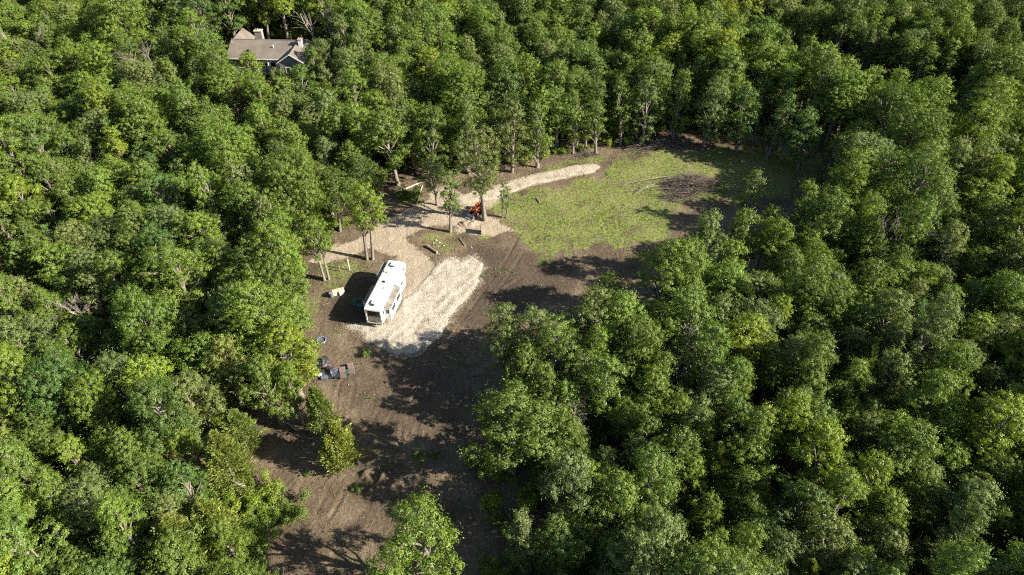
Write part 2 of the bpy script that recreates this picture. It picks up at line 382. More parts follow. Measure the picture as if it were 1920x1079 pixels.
for n_, arr in (('damp_shade', m_damp_shade), ('clear', m_clear), ('grass', g), ('tan', t_)):
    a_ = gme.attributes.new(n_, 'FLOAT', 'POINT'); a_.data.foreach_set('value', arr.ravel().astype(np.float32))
tag(put('ground', gme), kind='structure')

def gravel_mat(name, lo, mid, hi, sc):
    m, nt, out = new_mat(name); L = nt.links
    b = nt.nodes.new('ShaderNodeBsdfPrincipled'); b.inputs['Roughness'].default_value = 0.92; b.inputs['Specular IOR Level'].default_value = 0.2
    pos = nt.nodes.new('ShaderNodeNewGeometry').outputs['Position']
    v = nt.nodes.new('ShaderNodeTexVoronoi'); v.inputs['Scale'].default_value = sc; L.new(pos, v.inputs['Vector'])
    n1 = noise(nt, 0.5, 5, 0.6, pos); n2 = noise(nt, sc * 0.7, 4, 0.6, pos)
    r = ramp(nt, [(0.25, lo), (0.5, mid), (0.78, hi)]); L.new(n2.outputs[0], r.inputs[0])
    r1 = ramp(nt, [(0.28, (0.55, 0.50, 0.44)), (0.45, (0.85, 0.82, 0.77)), (0.68, (1.04, 1.03, 1.01))]); L.new(n1.outputs[0], r1.inputs[0])
    L.new(mixc(nt, 1.0, r.outputs[0], r1.outputs[0], 'MULTIPLY'), b.inputs['Base Color'])
    bp = nt.nodes.new('ShaderNodeBump'); bp.inputs['Strength'].default_value = 0.9; bp.inputs['Distance'].default_value = 0.06
    L.new(v.outputs['Distance'], bp.inputs['Height']); L.new(bp.outputs[0], b.inputs['Normal'])
    L.new(b.outputs[0], out.inputs[0]); return m
M['gravel'] = gravel_mat('pad_gravel', (0.245, 0.215, 0.172), (0.455, 0.41, 0.34), (0.60, 0.55, 0.475), 7.0)
M['track'] = gravel_mat('track_gravel', (0.28, 0.235, 0.185), (0.42, 0.37, 0.30), (0.52, 0.47, 0.395), 5.0)
def sheet(name, poly, mat, thick, edge, step, rough, kk, furrow=0.0):
    x0, y0 = poly.min(0) - 1.5; x1, y1 = poly.max(0) + 1.5
    xs = np.arange(x0, x1, step); ys = np.arange(y0, y1, step); A, B = np.meshgrid(xs, ys)
    s = sdf(poly, A, B) + 0.3 * wob(A, B, .8, kk) + 0.16 * wob(A, B, 5.1, kk + 1)
    z = relief(A, B) - 0.05 + (thick + 0.05) * sstep(-0.1, edge, s) + rough * (wob(A, B, 2.1, kk + 2) + 0.6 * wob(A, B, 5.5, kk + 3)) * sstep(0, edge, s)
    if furrow: z = z + furrow * np.sin((A * .86 - B * .5) * 4.4 + 1.5 * wob(A, B, .35, 3)) * sstep(0, edge, s) * (.5 + .5 * wob(A, B, .5, 7))
    keep = s > -0.35; n = np.full(A.shape, -1); n[keep] = np.arange(keep.sum())
    q = np.stack([n[:-1, :-1], n[:-1, 1:], n[1:, 1:], n[1:, :-1]], -1).reshape(-1, 4); q = q[(q >= 0).all(1)]
    me = mesh_np(name, np.stack([A[keep], B[keep], z[keep]], -1), q, [mat], True)
    return tag(put(name, me), kind='structure'), (A, B, z, s)
pad, padg = sheet('gravel_pad', PAD, M['gravel'], 0.16, 0.7, 0.2, 0.03, 5, 0.035)
trk, trkg = sheet('gravel_track', TRACK, M['track'], 0.09, 0.45, 0.25, 0.012, 9)
def pad_z(x, y):
    A, B, z, s = padg; i = int(np.clip(np.searchsorted(B[:, 0], y), 0, len(B) - 1)); j = int(np.clip(np.searchsorted(A[0], x), 0, A.shape[1] - 1))
    return max(float(z[i, j]), ground_z(x, y)) if s[i, j] > -0.3 else ground_z(x, y)

# loose stones on the pad
def stones(name, poly, n, smin, smax, seed, edge_bias=0.0):
    r = np.random.RandomState(seed); x0, y0 = poly.min(0) - 1.8; x1, y1 = poly.max(0) + 1.8
    x = r.uniform(x0, x1, n * 3); y = r.uniform(y0, y1, n * 3); s = sdf(poly, x, y) + 0.3 * wob(x, y, .8, 5)
    k = s > -1.1 * r.rand(len(s)) ** 3.5; x, y, s = x[k][:n], y[k][:n], s[k][:n]; m = len(x)
    z = relief(x, y) + 0.16 * sstep(-0.1, 0.7, s) + 0.01
    oct_ = np.array([(1, 0, 0), (0, 1, 0), (-1, 0, 0), (0, -1, 0), (0, 0, 1), (0, 0, -1)], float)
    fc = np.array([(0, 1, 4), (1, 2, 4), (2, 3, 4), (3, 0, 4), (1, 0, 5), (2, 1, 5), (3, 2, 5), (0, 3, 5)])
    sz = (smin + (smax - smin) * r.rand(m) ** 2)[:, None, None] * r.uniform(0.6, 1.2, (m, 6, 1))
    a = r.uniform(0, 6.28, m); ca, sa = np.cos(a)[:, None], np.sin(a)[:, None]
    V = oct_[None] * sz; V = np.stack([V[..., 0] * ca - V[..., 1] * sa, V[..., 0] * sa + V[..., 1] * ca, V[..., 2] * 0.7], -1)
    V = V + np.stack([x, y, z], -1)[:, None, :]
    F = fc[None] + (np.arange(m) * 6)[:, None, None]
    return mesh_np(name, V.reshape(-1, 3), F.reshape(-1, 3), [M['stone']])
st = put('gravel_stones', stones('gravel_stones', PAD, 22000, 0.022, 0.065, 3)); tag(st, 'loose pale crushed stones strewn over the gravel pad', 'gravel', kind='stuff')

# ------------------------------------------------------------------ tree builders
def leaves(C, N, L, W, r):
    n = len(C)
    N = N / (np.linalg.norm(N, axis=1, keepdims=True) + 1e-9)
    T = r.normal(size=(n, 3)); T[:, 2] -= 0.35; T -= N * (T * N).sum(1, keepdims=True); T /= np.linalg.norm(T, axis=1, keepdims=True) + 1e-9
    B = np.cross(N, T); L = L[:, None]; W = W[:, None]
    V = np.stack([C - T * L, C + B * W + N * W * 0.35, C + T * L, C - B * W + N * W * 0.35], 1)
    return V.reshape(-1, 3), np.arange(n * 4).reshape(n, 4)
def unit(v): return v / (np.linalg.norm(v, axis=-1, keepdims=True) + 1e-9)

def broadleaf(seed, H, R, cb, nl, leaf=0.15, dens=1.0, shape='round', stems=1, clump=0.46):
    r = np.random.RandomState(seed); lob = []
    nl = int(nl * 1.5)
    for i in range(nl):
        t = (i + 0.5) / nl; z = H * (cb + (1 - cb) * (0.1 + 0.82 * t))
        pr = R * (max(0.05, math.sin(math.pi * (0.20 + 0.72 * t))) ** 0.55)
        if shape == 'column': pr = R * (0.75 + 0.25 * math.sin(math.pi * t))
        if shape == 'cone': pr = R * (1.0 - 0.72 * max(0.0, t - .12) ** 1.1) * min(1, .6 + 3 * t)
        if shape == 'flat': pr = R * (0.55 + 0.45 * t)
        a = i * 2.39996 + r.uniform(-0.5, 0.5); d = pr * r.uniform(0.35, 0.92) * (1 - 0.55 * t ** 4)
        lr = R * r.uniform(0.19, 0.40) * (1.25 if shape == 'column' else 1)
        lob.append((d * math.cos(a), d * math.sin(a), z + r.uniform(-.5, .5), lr))
    lob.append((r.uniform(-.4, .4), r.uniform(-.4, .4), H * (1 - 0.07) - 0.3 * R * 0.4, R * 0.40))
    lob = np.array(lob); cc = []; cd = []
    for k, (x, y, z, lr) in enumerate(lob):
        n = int(lr * lr * 34 * dens) + 8
        d = r.normal(size=(n, 3)); d[:, 2] += 0.35; out = np.array([x, y, 0]); d += 0.5 * out / (np.linalg.norm(out) + 0.5); d = unit(d)
        p = np.array([x, y, z]) + d * lr * r.uniform(0.72, 1.12, (n, 1)) * np.array([1, 1, 0.82])
        q = np.linalg.norm(p[:, None, :] - lob[None, :, :3], axis=2) / lob[None, :, 3]; q[:, k] = 9
        ok = q.min(1) > 0.62; cc.append(p[ok]); cd.append(d[ok])
    cc = np.concatenate(cc); cd = np.concatenate(cd); sel = []; md = clump * 1.5
    for i in r.permutation(len(cc)):
        if not sel or np.min(((cc[sel] - cc[i]) ** 2).sum(1)) > md * md * r.uniform(.5, 1.4): sel.append(i)
    cc, cd = cc[sel], cd[sel]; nc = len(cc)
    m = 68; cr = r.uniform(0.6, 1.15, nc) * clump
    off = r.normal(size=(nc, m, 3)); off = unit(off) * (r.rand(nc, m, 1) ** 0.45); off[..., 2] *= 0.7
    P = cc[:, None, :] + off * cr[:, None, None]
    Nn = 0.9 * cd[:, None, :] + 1.35 * off + np.array([0, 0, 0.3]) + 0.28 * r.normal(size=(nc, m, 3))
    P = P.reshape(-1, 3); Nn = Nn.reshape(-1, 3)
    # loose shoots that break the outline, and leaves inside the crown
    ns = int(nc * 6); j = r.randint(0, nc, ns); S = cc[j] + cd[j] * cr[j][:, None] * r.uniform(0.6, 2.0, (ns, 1)) + r.normal(size=(ns, 3)) * 0.16
    ni = int(nc * 11); j2 = r.randint(0, len(lob), ni); I = lob[j2, :3] + unit(r.normal(size=(ni, 3))) * lob[j2, 3:4] * r.rand(ni, 1) * 0.8
    P = np.concatenate([P, S, I]); Nn = np.concatenate([Nn, cd[j] + r.normal(size=(ns, 3)) * 0.7, r.normal(size=(ni, 3)) + [0, 0, .6]])
    L = leaf * 0.63 * r.uniform(0.65, 1.25, len(P)); V, F = leaves(P, Nn, L, L * 0.58, r)
    # wood
    paths = []; tr = 0.018 * H + 0.03
    for s in range(stems):
        bx, by = (0.0, 0.0) if stems == 1 else (0.45 * math.cos(2.6 * s + seed), 0.45 * math.sin(2.6 * s + seed))
        top = H * 0.86; k = 9; zz = np.linspace(-0.4, top, k); sw = np.cumsum(r.normal(size=(k, 2)) * 0.12, 0) * np.linspace(0, 1, k)[:, None]
        tp = np.stack([bx * (1 + zz / H) + sw[:, 0], by * (1 + zz / H) + sw[:, 1], zz], 1)
        rr = tr * np.array([1.5] + [1.05] + list(np.linspace(1, 0.18, k - 2))) * (0.75 if stems > 1 else 1)
        paths.append((tp, rr))
    tp = paths[0][0]
    for (x, y, z, lr) in lob[:-1]:
        z0 = max(H * cb * 0.75, z - (0.35 * H * 0.5 + r.uniform(0, 1.2)))
        s = paths[r.randint(0, stems)][0]; b = np.array([np.interp(z0, s[:, 2], s[:, 0]), np.interp(z0, s[:, 2], s[:, 1]), z0]); e = np.array([x, y, z])
        mid = (b + e) / 2 + r.normal(size=3) * 0.25 + [0, 0, 0.15]; rb = tr * 0.42
        paths.append(([b, (b + mid) / 2, mid, (mid + e) / 2 + r.normal(size=3) * .12, e], [rb, rb * .85, rb * .65, rb * .45, rb * .28]))
        for q in range(4):
            dd = unit(r.normal(size=3) + [0, 0, 0.5]); e2 = e + dd * lr * 0.95
            paths.append(([e * 0.7 + mid * 0.3, (e + e2) / 2, e2], [rb * .32, rb * .2, rb * .08]))
    TV, TF = tube_np(paths, 6)
    return (TV, TF), (V, F)

def cedar(seed, H, R, n=11000):
    r = np.random.RandomState(seed)
    t = r.rand(n) ** 0.75; z = H * (0.06 + 0.94 * t); ang = r.uniform(0, 6.283, n)
    pr = R * np.clip(1.15 * (1 - t) ** 0.62, 0, 1) * np.clip(0.55 + t * 3.0, 0, 1)
    ar = np.arange(26); ph = r.uniform(0, 6.28, 26); lump = np.zeros(n)
    for k in range(10):                                  # sprays stand out in uneven plumes
        lump += np.sin(ang * (2 + k) + z * r.uniform(1.2, 3.4) + ph[k]) / (1 + 0.25 * k)
    pr = pr * (0.84 + 0.17 * lump) * r.uniform(0.55, 1.1, n)
    C = np.stack([pr * np.cos(ang), pr * np.sin(ang), z], 1) + r.normal(size=(n, 3)) * 0.06
    D = unit(np.stack([np.cos(ang), np.sin(ang), np.full(n, 0.95)], 1) + r.normal(size=(n, 3)) * 0.45)
    N = unit(np.stack([np.cos(ang), np.sin(ang), np.full(n, 0.3)], 1) + r.normal(size=(n, 3)) * 0.55); N -= D * (N * D).sum(1, keepdims=True); N = unit(N)
    B = np.cross(N, D); L = r.uniform(0.13, 0.30, n)[:, None]; W = L * 0.24
    V = np.stack([C - D * L * .5, C + B * W + D * L * .1, C + D * L, C - B * W + D * L * .1], 1).reshape(-1, 3)
    F = np.arange(n * 4).reshape(n, 4); k = 7; zz = np.linspace(-0.3, H * 0.95, k)
    paths = [(np.stack([0.05 * np.sin(zz), 0.05 * np.cos(zz * 1.3), zz], 1), np.linspace(0.17, 0.02, k) * H / 8)]
    for q in range(14):
        zz0 = H * r.uniform(0.04, 0.8); a = r.uniform(0, 6.28); l = R * (1 - zz0 / H) * 0.85
        paths.append(([(0, 0, zz0), (l * .5 * math.cos(a), l * .5 * math.sin(a), zz0 + .2), (l * math.cos(a), l * math.sin(a), zz0 + .6)], [.04, .028, .01]))
    return tube_np(paths, 6), (V, F)

def bare(seed, H, spread, levels=4, r0=0.16, nb=5, droop=0.0):
    r = np.random.RandomState(seed); paths = []
    def grow(p, d, L, rad, lev):
        k = 4; pts = [p]; q = p
        for i in range(k):
            d = unit(d + r.normal(size=3) * 0.12 + np.array([0, 0, -droop])); q = q + d * L / k; pts.append(q)
        paths.append((pts, np.linspace(rad, rad * 0.45, k + 1)))
        if lev <= 0: return
        for b in range(nb if lev > 1 else nb - 1):
            f = r.uniform(0.35, 1.0); i = min(k, int(f * k)); nd = unit(d + r.normal(size=3) * spread)
            grow(pts[i], nd, L * r.uniform(0.4, 0.65), rad * 0.5 * (1.1 - f * 0.3), lev - 1)
    grow(np.array([0, 0, -0.3]), np.array([0, 0, 1.0]), H * 0.62, r0, levels)
    return tube_np(paths, 5)

def shrub(seed, R, h, n=900, leaf=0.12):
    r = np.random.RandomState(seed); k = 10
    c = np.stack([r.normal(size=k) * R * .45, r.normal(size=k) * R * .45, r.uniform(.3, .85, k) * h], 1); rr = r.uniform(.25, .45, k) * R
    j = r.randint(0, k, n); d = unit(r.normal(size=(n, 3)) + [0, 0, .4]); P = c[j] + d * rr[j][:, None] * r.uniform(.6, 1.1, (n, 1)); P[:, 2] = np.abs(P[:, 2])
    L = leaf * r.uniform(.6, 1.3, n); V, F = leaves(P, d + [0, 0, .5] + r.normal(size=(n, 3)) * .4, L, L * .6, r)
    paths = [([(0, 0, -.1), tuple(q * .6), tuple(q)], [.03, .02, .008]) for q in c]
    return tube_np(paths, 5), (V, F)

VAR = []       # dict(trunk mesh, crown mesh, H, R, kind, joined builder)
def variant(kind, H, R, wood, crown, cmat, wmat=None):
    (TV, TF), (V, F) = wood, crown; i = len(VAR); wmat = wmat or M['bark']
    tm = mesh_np('trunk_%02d' % i, TV, TF, [wmat], True); cm = mesh_np('crown_%02d' % i, V, F, [cmat])
    VAR.append(dict(kind=kind, H=H, R=R, trunk=tm, crown=cm, raw=(TV, TF, V, F, wmat, cmat), i=i))
    return i
BROAD = [variant('broad', h, R, *broadleaf(s, h, R, cb, nl, leaf=lf, shape=sh, clump=cl), M['leaf']) for s, h, R, cb, nl, lf, sh, cl in (
    (11, 16.0, 3.7, .32, 13, .17, 'round', .42), (12, 15.0, 3.3, .30, 12, .15, 'cone', .36), (13, 17.0, 3.9, .36, 14, .18, 'round', .46),
    (14, 14.0, 3.5, .28, 12, .16, 'round', .40), (15, 15.5, 4.2, .40, 13, .16, 'flat', .42), (16, 13.5, 3.0, .26, 11, .15, 'cone', .36),
    (17, 16.5, 3.4, .32, 12, .18, 'round', .48), (18, 15.0, 3.9, .33, 14, .14, 'flat', .36), (19, 17.5, 3.2, .30, 14, .15, 'cone', .40), (20, 13.0, 3.8, .30, 12, .13, 'round', .34))]
BIG = [variant('broad', 17.0, 5.2, *broadleaf(28, 17.0, 5.2, .34, 22, leaf=.16, clump=.44), M['leaf']), variant('broad', 15.5, 5.0, *broadleaf(29, 15.5, 5.0, .32, 21, leaf=.14, clump=.38, shape='flat'), M['leaf'])]
LOW = [variant('broad', 14.0, 3.2, *broadleaf(25, 14.0, 3.2, .10, 15, leaf=.16, clump=.42), M['leaf']), variant('broad', 15.0, 2.7, *broadleaf(26, 15.0, 2.7, .08, 16, leaf=.16, clump=.40, shape='cone'), M['leaf']),
       variant('broad', 17.0, 4.2, *broadleaf(27, 17.0, 4.2, .12, 20, leaf=.15, clump=.40, shape='cone'), M['leaf'])]
TWIN = [variant('broad', 15.0, 3.3, *broadleaf(31, 15.0, 3.3, .40, 12, stems=2), M['leaf']),
        variant('broad', 16.0, 3.7, *broadleaf(32, 16.0, 3.7, .42, 13, stems=2, dens=.75), M['leaf'])]
AIRY = [variant('broad', 17.0, 3.8, *broadleaf(41, 17.0, 3.8, .36, 14, dens=.62, clump=.5), M['leaf']),
        variant('broad', 14.0, 3.4, *broadleaf(42, 14.0, 3.4, .30, 12, dens=.55, clump=.5), M['leaf'])]
SLIM = [variant('slim', 14.0, 1.7, *broadleaf(51, 14.0, 1.7, .14, 13, shape='column', leaf=.15), M['leaf']),
        variant('slim', 12.0, 1.9, *broadleaf(52, 12.0, 1.9, .22, 10, shape='column', leaf=.15, dens=.8), M['leaf']),
        variant('slim', 11.0, 1.6, *broadleaf(53, 11.0, 1.6, .30, 9, shape='column', leaf=.14, stems=2, dens=.8), M['leaf'])]
CED = [variant('cedar', 9.0, 2.1, *cedar(61, 9.0, 2.1), M['needle']), variant('cedar', 11.0, 2.3, *cedar(62, 11.0, 2.3, 12000), M['needle']),
       variant('cedar', 7.0, 2.2, *cedar(63, 7.0, 2.2, 11000), M['needle'])]
SHR = [variant('shrub', 1.6, 1.5, *shrub(71, 1.5, 1.6), M['leaf']), variant('shrub', 2.4, 1.8, *shrub(72, 1.8, 2.4, 1300), M['leaf'])]

TINT = {'mid green': (0.134, 0.196, 0.035), 'bright green': (0.166, 0.238, 0.035), 'yellow-green': (0.208, 0.262, 0.030),
        'dark green': (0.098, 0.162, 0.036), 'grey-green': (0.162, 0.206, 0.066), 'olive': (0.192, 0.236, 0.058)}

def plant(vi, x, y, s, rz, tint, name, z=None, sxy=1.0, lean=(0, 0)):
    v = VAR[vi]; z = ground_z(x, y) - 0.05 if z is None else z
    e = thing(name, (x, y, z), rz); k = (vi * 7.3 + x * 1.7 + y * .9) % 1.0; e.scale = (s * sxy * (.86 + .28 * k), s * sxy * (1.14 - .28 * k), s); e.rotation_euler = (lean[0], lean[1], rz)
    put('trunk', v['trunk'], e); c = put('crown', v['crown'], e); c['tint'] = tint
    return e

# ------------------------------------------------------------------ trees placed one by one: survey u, v of the crown centre, height, width factor, tint, variant
rnd = random.Random(5)
B_, T_, A_, S_, C_, L_ = BROAD, TWIN, AIRY, SLIM, CED, LOW
HAND = [  # (u, v, height, spread, tint, variant, where it stands)
 # right side of the clearing, near to far
 (808, 1012, 15.0, 1.1, 'bright green', A_[1], 'standing alone in the bare soil at the bottom of the clearing'),
 (962, 800, 15.0, 1.25, 'mid green', B_[0], None), (1075, 905, 15.0, .95, 'grey-green', B_[1], None),
 (1010, 740, 13.0, .8, 'mid green', B_[5], None), (945, 625, 13.0, .85, 'grey-green', A_[1], 'leaning over the gravel pad\'s right corner'),
 (1095, 600, 15.0, .95, 'grey-green', B_[6], None), (1050, 660, 13.5, 1.0, 'mid green', A_[0], None), (1008, 625, 13.0, .95, 'grey-green', A_[1], None), (985, 690, 11.5, .9, 'mid green', B_[3], None), (1160, 600, 13.5, 1.0, 'bright green', B_[9], None),
 (1235, 520, 15.5, 1.05, 'bright green', A_[0], None), (1150, 545, 10.0, .8, 'bright green', A_[1], None), (1330, 440, 15.0, .95, 'grey-green', B_[1], None),
 (1400, 365, 11.5, .95, 'mid green', S_[1], 'slim tree poking up behind the dark brush heap'),
 (1545, 415, 16.0, 1.0, 'mid green', B_[2], None), (1400, 440, 14.0, .85, 'mid green', B_[5], None), (1290, 600, 15, 1.0, 'mid green', B_[3], None), (1180, 650, 14, .95, 'mid green', B_[7], None),
 (1440, 430, 12, .8, 'mid green', B_[5], None), (1600, 330, 15, 1.0, 'mid green', B_[0], None), (1395, 640, 13, .95, 'yellow-green', B_[3], None), (1460, 600, 12, .8, 'yellow-green', B_[5], None),
 # trees in the open
 (905, 305, 18.0, .98, 'grey-green', A_[0], 'tall oak rising beside the orange tractor'), (840, 372, 12.5, .95, 'mid green', S_[1], 'slim twin-stemmed tree left of the tractor'),
 (945, 372, 7.5, .95, 'mid green', S_[2], 'small slim tree right of the tractor'),
 (678, 400, 14.5, .9, 'bright green', T_[0], 'twin-trunked tree behind the front of the trailer'), (595, 450, 12.5, .85, 'bright green', T_[1], 'leaning tree left of the trailer, by the wooden panel'),
 (525, 445, 14.0, .9, 'bright green', B_[3], None), (455, 492, 8.0, .7, 'yellow-green', B_[5], 'small lime-yellow tree in the woods left of the trailer'),
 (815, 330, 9.5, .9, 'grey-green', A_[1], None),
 # far edge
 (735, 258, 15.5, 1.0, 'mid green', B_[0], None), (800, 250, 15.0, .95, 'mid green', L_[0], None), (875, 240, 15.0, .95, 'mid green', L_[1], None), (960, 235, 15.5, .9, 'grey-green', L_[0], None), (1010, 235, 14.0, .9, 'mid green', L_[1], None),
 (1078, 222, 14.0, 1.0, 'bright green', S_[0], 'slender columnar tree above the end of the pale track'), (1122, 232, 12.0, 1.05, 'mid green', S_[1], 'slender columnar tree just right of the pale track\'s end'),
 (1172, 205, 14.0, 1.1, 'mid green', S_[0], 'slender columnar tree left of the far brush pile'), (1215, 200, 13.5, .95, 'grey-green', L_[0], None),
 (1335, 190, 15, .95, 'grey-green', L_[0], None), (1275, 180, 15, .95, 'mid green', L_[1], None), (1400, 205, 14, .95, 'dark green', L_[0], None), (1460, 220, 14, .95, 'dark green', L_[1], None), (1520, 245, 13, .95, 'dark green', L_[0], None), (1560, 290, 12, .95, 'dark green', L_[1], None),
 # left edge
 (500, 598, 18.0, 1.0, 'bright green', L_[2], 'tall pointed pale tree at the clearing\'s left edge'), (538, 660, 13.5, 1.05, 'yellow-green', L_[0], 'bright sunlit tree left of the blue hoop'),
 (500, 715, 12.5, .95, 'mid green', B_[1], None), (440, 600, 14, .9, 'grey-green', B_[4], None), (420, 680, 13, .9, 'olive', B_[6], None), (545, 730, 10.5, .72, 'bright green', B_[5], None),
 (466, 124, 10, .95, 'bright green', B_[3], None), (562, 140, 8.0, 1.0, 'mid green', B_[3], None), (596, 112, 11, .9, 'mid green', B_[5], None), (185, 215, 14, 1.0, 'yellow-green', B_[4], None), (50, 375, 13, .9, 'yellow-green', B_[3], None), (540, 330, 14, .95, 'grey-green', B_[7], None), (395, 265, 14, .9, 'mid green', B_[0], None), (200, 122, 14, .95, 'bright green', B_[4], None),
 (1850, 800, 14, 1.0, 'yellow-green', B_[0], None), (1540, 860, 14, .95, 'yellow-green', B_[1], None), (1870, 345, 14, 1.0, 'yellow-green', B_[5], None), (1490, 790, 12, .9, 'yellow-green', B_[7], None),
 # cedars
 (632, 836, 8.2, 1.05, 'olive', C_[2], 'dense rounded cedar standing alone on bare soil'), (600, 772, 8.4, .95, 'olive', C_[0], 'thinner cedar just behind the lone rounded cedar'),
 (452, 812, 7.8, 1.1, 'olive', C_[0], None), (425, 868, 10.5, 1.15, 'olive', C_[1], None), (345, 1030, 11.0, 1.25, 'olive', C_[1], None), (400, 985, 9.0, 1.25, 'olive', C_[0], None), (378, 770, 9, 1.15, 'olive', C_[0], None),
 (1615, 690, 10, .9, 'grey-green', C_[1], None), (1810, 945, 9.5, 1.15, 'olive', C_[2], None), (1860, 60, 9, 1.1, 'dark green', C_[1], None), (1845, 120, 9, 1.1, 'dark green', C_[0], None),
]
VIS = [(577, 494), (640, 462), (700, 446), (735, 404), (748, 362), (800, 352), (830, 346), (930, 330), (1000, 304), (1080, 294), (1180, 280), (1240, 262), (1330, 262), (1420, 268), (1500, 285), (1520, 315),
       (1470, 352), (1430, 345), (1375, 340), (1345, 362), (1292, 385), (1268, 428), (1240, 450), (1180, 480), (1120, 505), (1118, 535), (1050, 535), (1030, 568), (1000, 580), (940, 572), (900, 592), (888, 640),
       (910, 690), (892, 740), (872, 760), (866, 830), (900, 860), (915, 930), (900, 1000), (880, 1100), (530, 1100), (470, 1010), (435, 940), (470, 915), (482, 870), (470, 815), (490, 792), (560, 790), (578, 740), (597, 700), (602, 640), (582, 590), (567, 560)]
HVIS = [(440, 58), (582, 64), (578, 84), (566, 100), (540, 108), (528, 116), (484, 118), (476, 98), (438, 74)]
SNAG = [(18, 12), (95, 18), (98, 80), (40, 96)]; snag_y = at(60, 62, 9.0).y - 1.0
placed = []     # dict(x,y,z,s,rz,tint,vi,where,hand)
for (u, v, h, spd, tn, vi, where) in HAND:
    V_ = VAR[vi]; fr = 0.45 if V_['kind'] in ('cedar',) else (0.55 if V_['kind'] == 'slim' else 0.64)
    z0 = 0.0
    for _ in range(4):
        p = at(u, v, z0 + h * fr); z0 = float(terrain(np.array([p.x]), np.array([p.y]))[0])
    placed.append(dict(x=p.x, y=p.y, z=z0 - .1, s=h / V_['H'], sxy=spd * (1.15 if V_['kind'] == 'broad' else 1) * (h / V_['H']) ** -0.35, rz=rnd.uniform(0, 6.28), tn=tn, vi=vi, where=where, hand=True, h=h))

# ------------------------------------------------------------------ the rest of the woods, spaced by crown size
rf = np.random.RandomState(21)
cell = 3.0; gridh = {}
def free(x, y, d):
    ci, cj = int(x // cell), int(y // cell)
    for i in range(ci - 3, ci + 4):
        for j in range(cj - 3, cj + 4):
            for (a, b, e) in gridh.get((i, j), ()):
                if (a - x) ** 2 + (b - y) ** 2 < ((d + e) * 0.5) ** 2: return False
    return True
def mark(x, y, d): gridh.setdefault((int(x // cell), int(y // cell)), []).append((x, y, d))
for t in placed: mark(t['x'], t['y'], 4.0 * (0.7 if VAR[t['vi']]['kind'] in ('cedar', 'slim') else 1))
cand = rf.uniform(0, 1, (60000, 2)); cand[:, 0] = -190 + 390 * cand[:, 0]; cand[:, 1] = 8 + 272 * cand[:, 1]
vis_np = VIS; tnames = list(TINT)
cx_, cy_ = cand[:, 0], cand[:, 1]; keepc = (np.abs(cx_) < 62 + 0.80 * cy_) & (sdf(CLEAR, cx_, cy_) < -0.5)
GAP = np.concatenate([ridge_w[:5] + 1.0, (ridge_w[:5] + np.array([27.0, 23.0]))[::-1]])
keepc &= ~inside(GAP, cx_, cy_)
keepc &= np.hypot((cx_ - house_c.x) / 14, (cy_ - house_c.y) / 11) > 1
patch = wob(cand[:, 0], cand[:, 1], 0.06, 5)
CT = terrain(cx_, cy_)
for i in np.nonzero(keepc)[0]:
    x, y = cand[i]; sp_ = rf.uniform(3.1, 4.8)
    big = rf.rand() < .10
    if big: sp_ = rf.uniform(6.2, 7.5)
    if not free(x, y, sp_): continue
    q = rf.rand()
    vi = (BROAD + LOW[:2])[rf.randint(0, len(BROAD) + 2)] if q < .84 else (AIRY[rf.randint(0, 2)] if q < .9 else (SLIM[rf.randint(0, 3)] if q < .95 else CED[rf.randint(0, 3)]))
    if big: vi = BIG[rf.randint(0, 2)]
    V_ = VAR[vi]; h = V_['H'] * (rf.uniform(.9, 1.1) if big else rf.uniform(0.62, 1.14)) * (0.92 + 0.08 * patch[i]); z0 = CT[i]; crest = x > ridge_w[0, 0] - 4 and -17 < y - ridge_y(x) < 2
    if crest: h = V_['H'] * rf.uniform(.98, 1.1)
    ok = False
    for att_ in range(5):
        s = h / V_['H']; R = V_['R'] * s; U = []; W = []
        for fz in ((.05, .1), (.35, .75), (.5, 1.0), (.7, 1.0), (.9, .75), (1.0, .3)):
            u, v, zc = survey(x, y, z0 + fz[0] * h); pr = FPX * R * fz[1] / zc
            for a in range(8): U.append(u + pr * math.cos(a * .785)); W.append(v + pr * math.sin(a * .785) * .9)
        hit = inside(VIS, U, W).sum()
        hh = (inside(HVIS, U, W).any() and y < house_c.y + 3) or (inside(SNAG, U, W).sum() > 3 and y < snag_y)
        if hit <= 2 and not hh: ok = True; break
        if hit > 2: break
        h *= 0.82
    if not ok or h < 5: continue
    mark(x, y, sp_); q = rf.rand() + 0.13 * patch[i]
    tn = 'mid green' if q < .42 else ('bright green' if q < .66 else ('dark green' if q < .78 else ('grey-green' if q < .95 else 'yellow-green')))
    if crest and tn in ('dark green', 'mid green') and rf.rand() < .6: tn = 'bright green'
    if V_['kind'] == 'cedar': tn = 'olive'
    placed.append(dict(x=x, y=y, z=z0 - .1, s=s, sxy=rf.uniform(.85, 1.25), rz=rf.uniform(0, 6.28), tn=tn, vi=vi, where=None, hand=False, h=h))
ex = rf.uniform(-75, 85, 6000); ey = rf.uniform(18, 175, 6000); es = sdf(CLEAR, ex, ey); ez = terrain(ex, ey); small = []
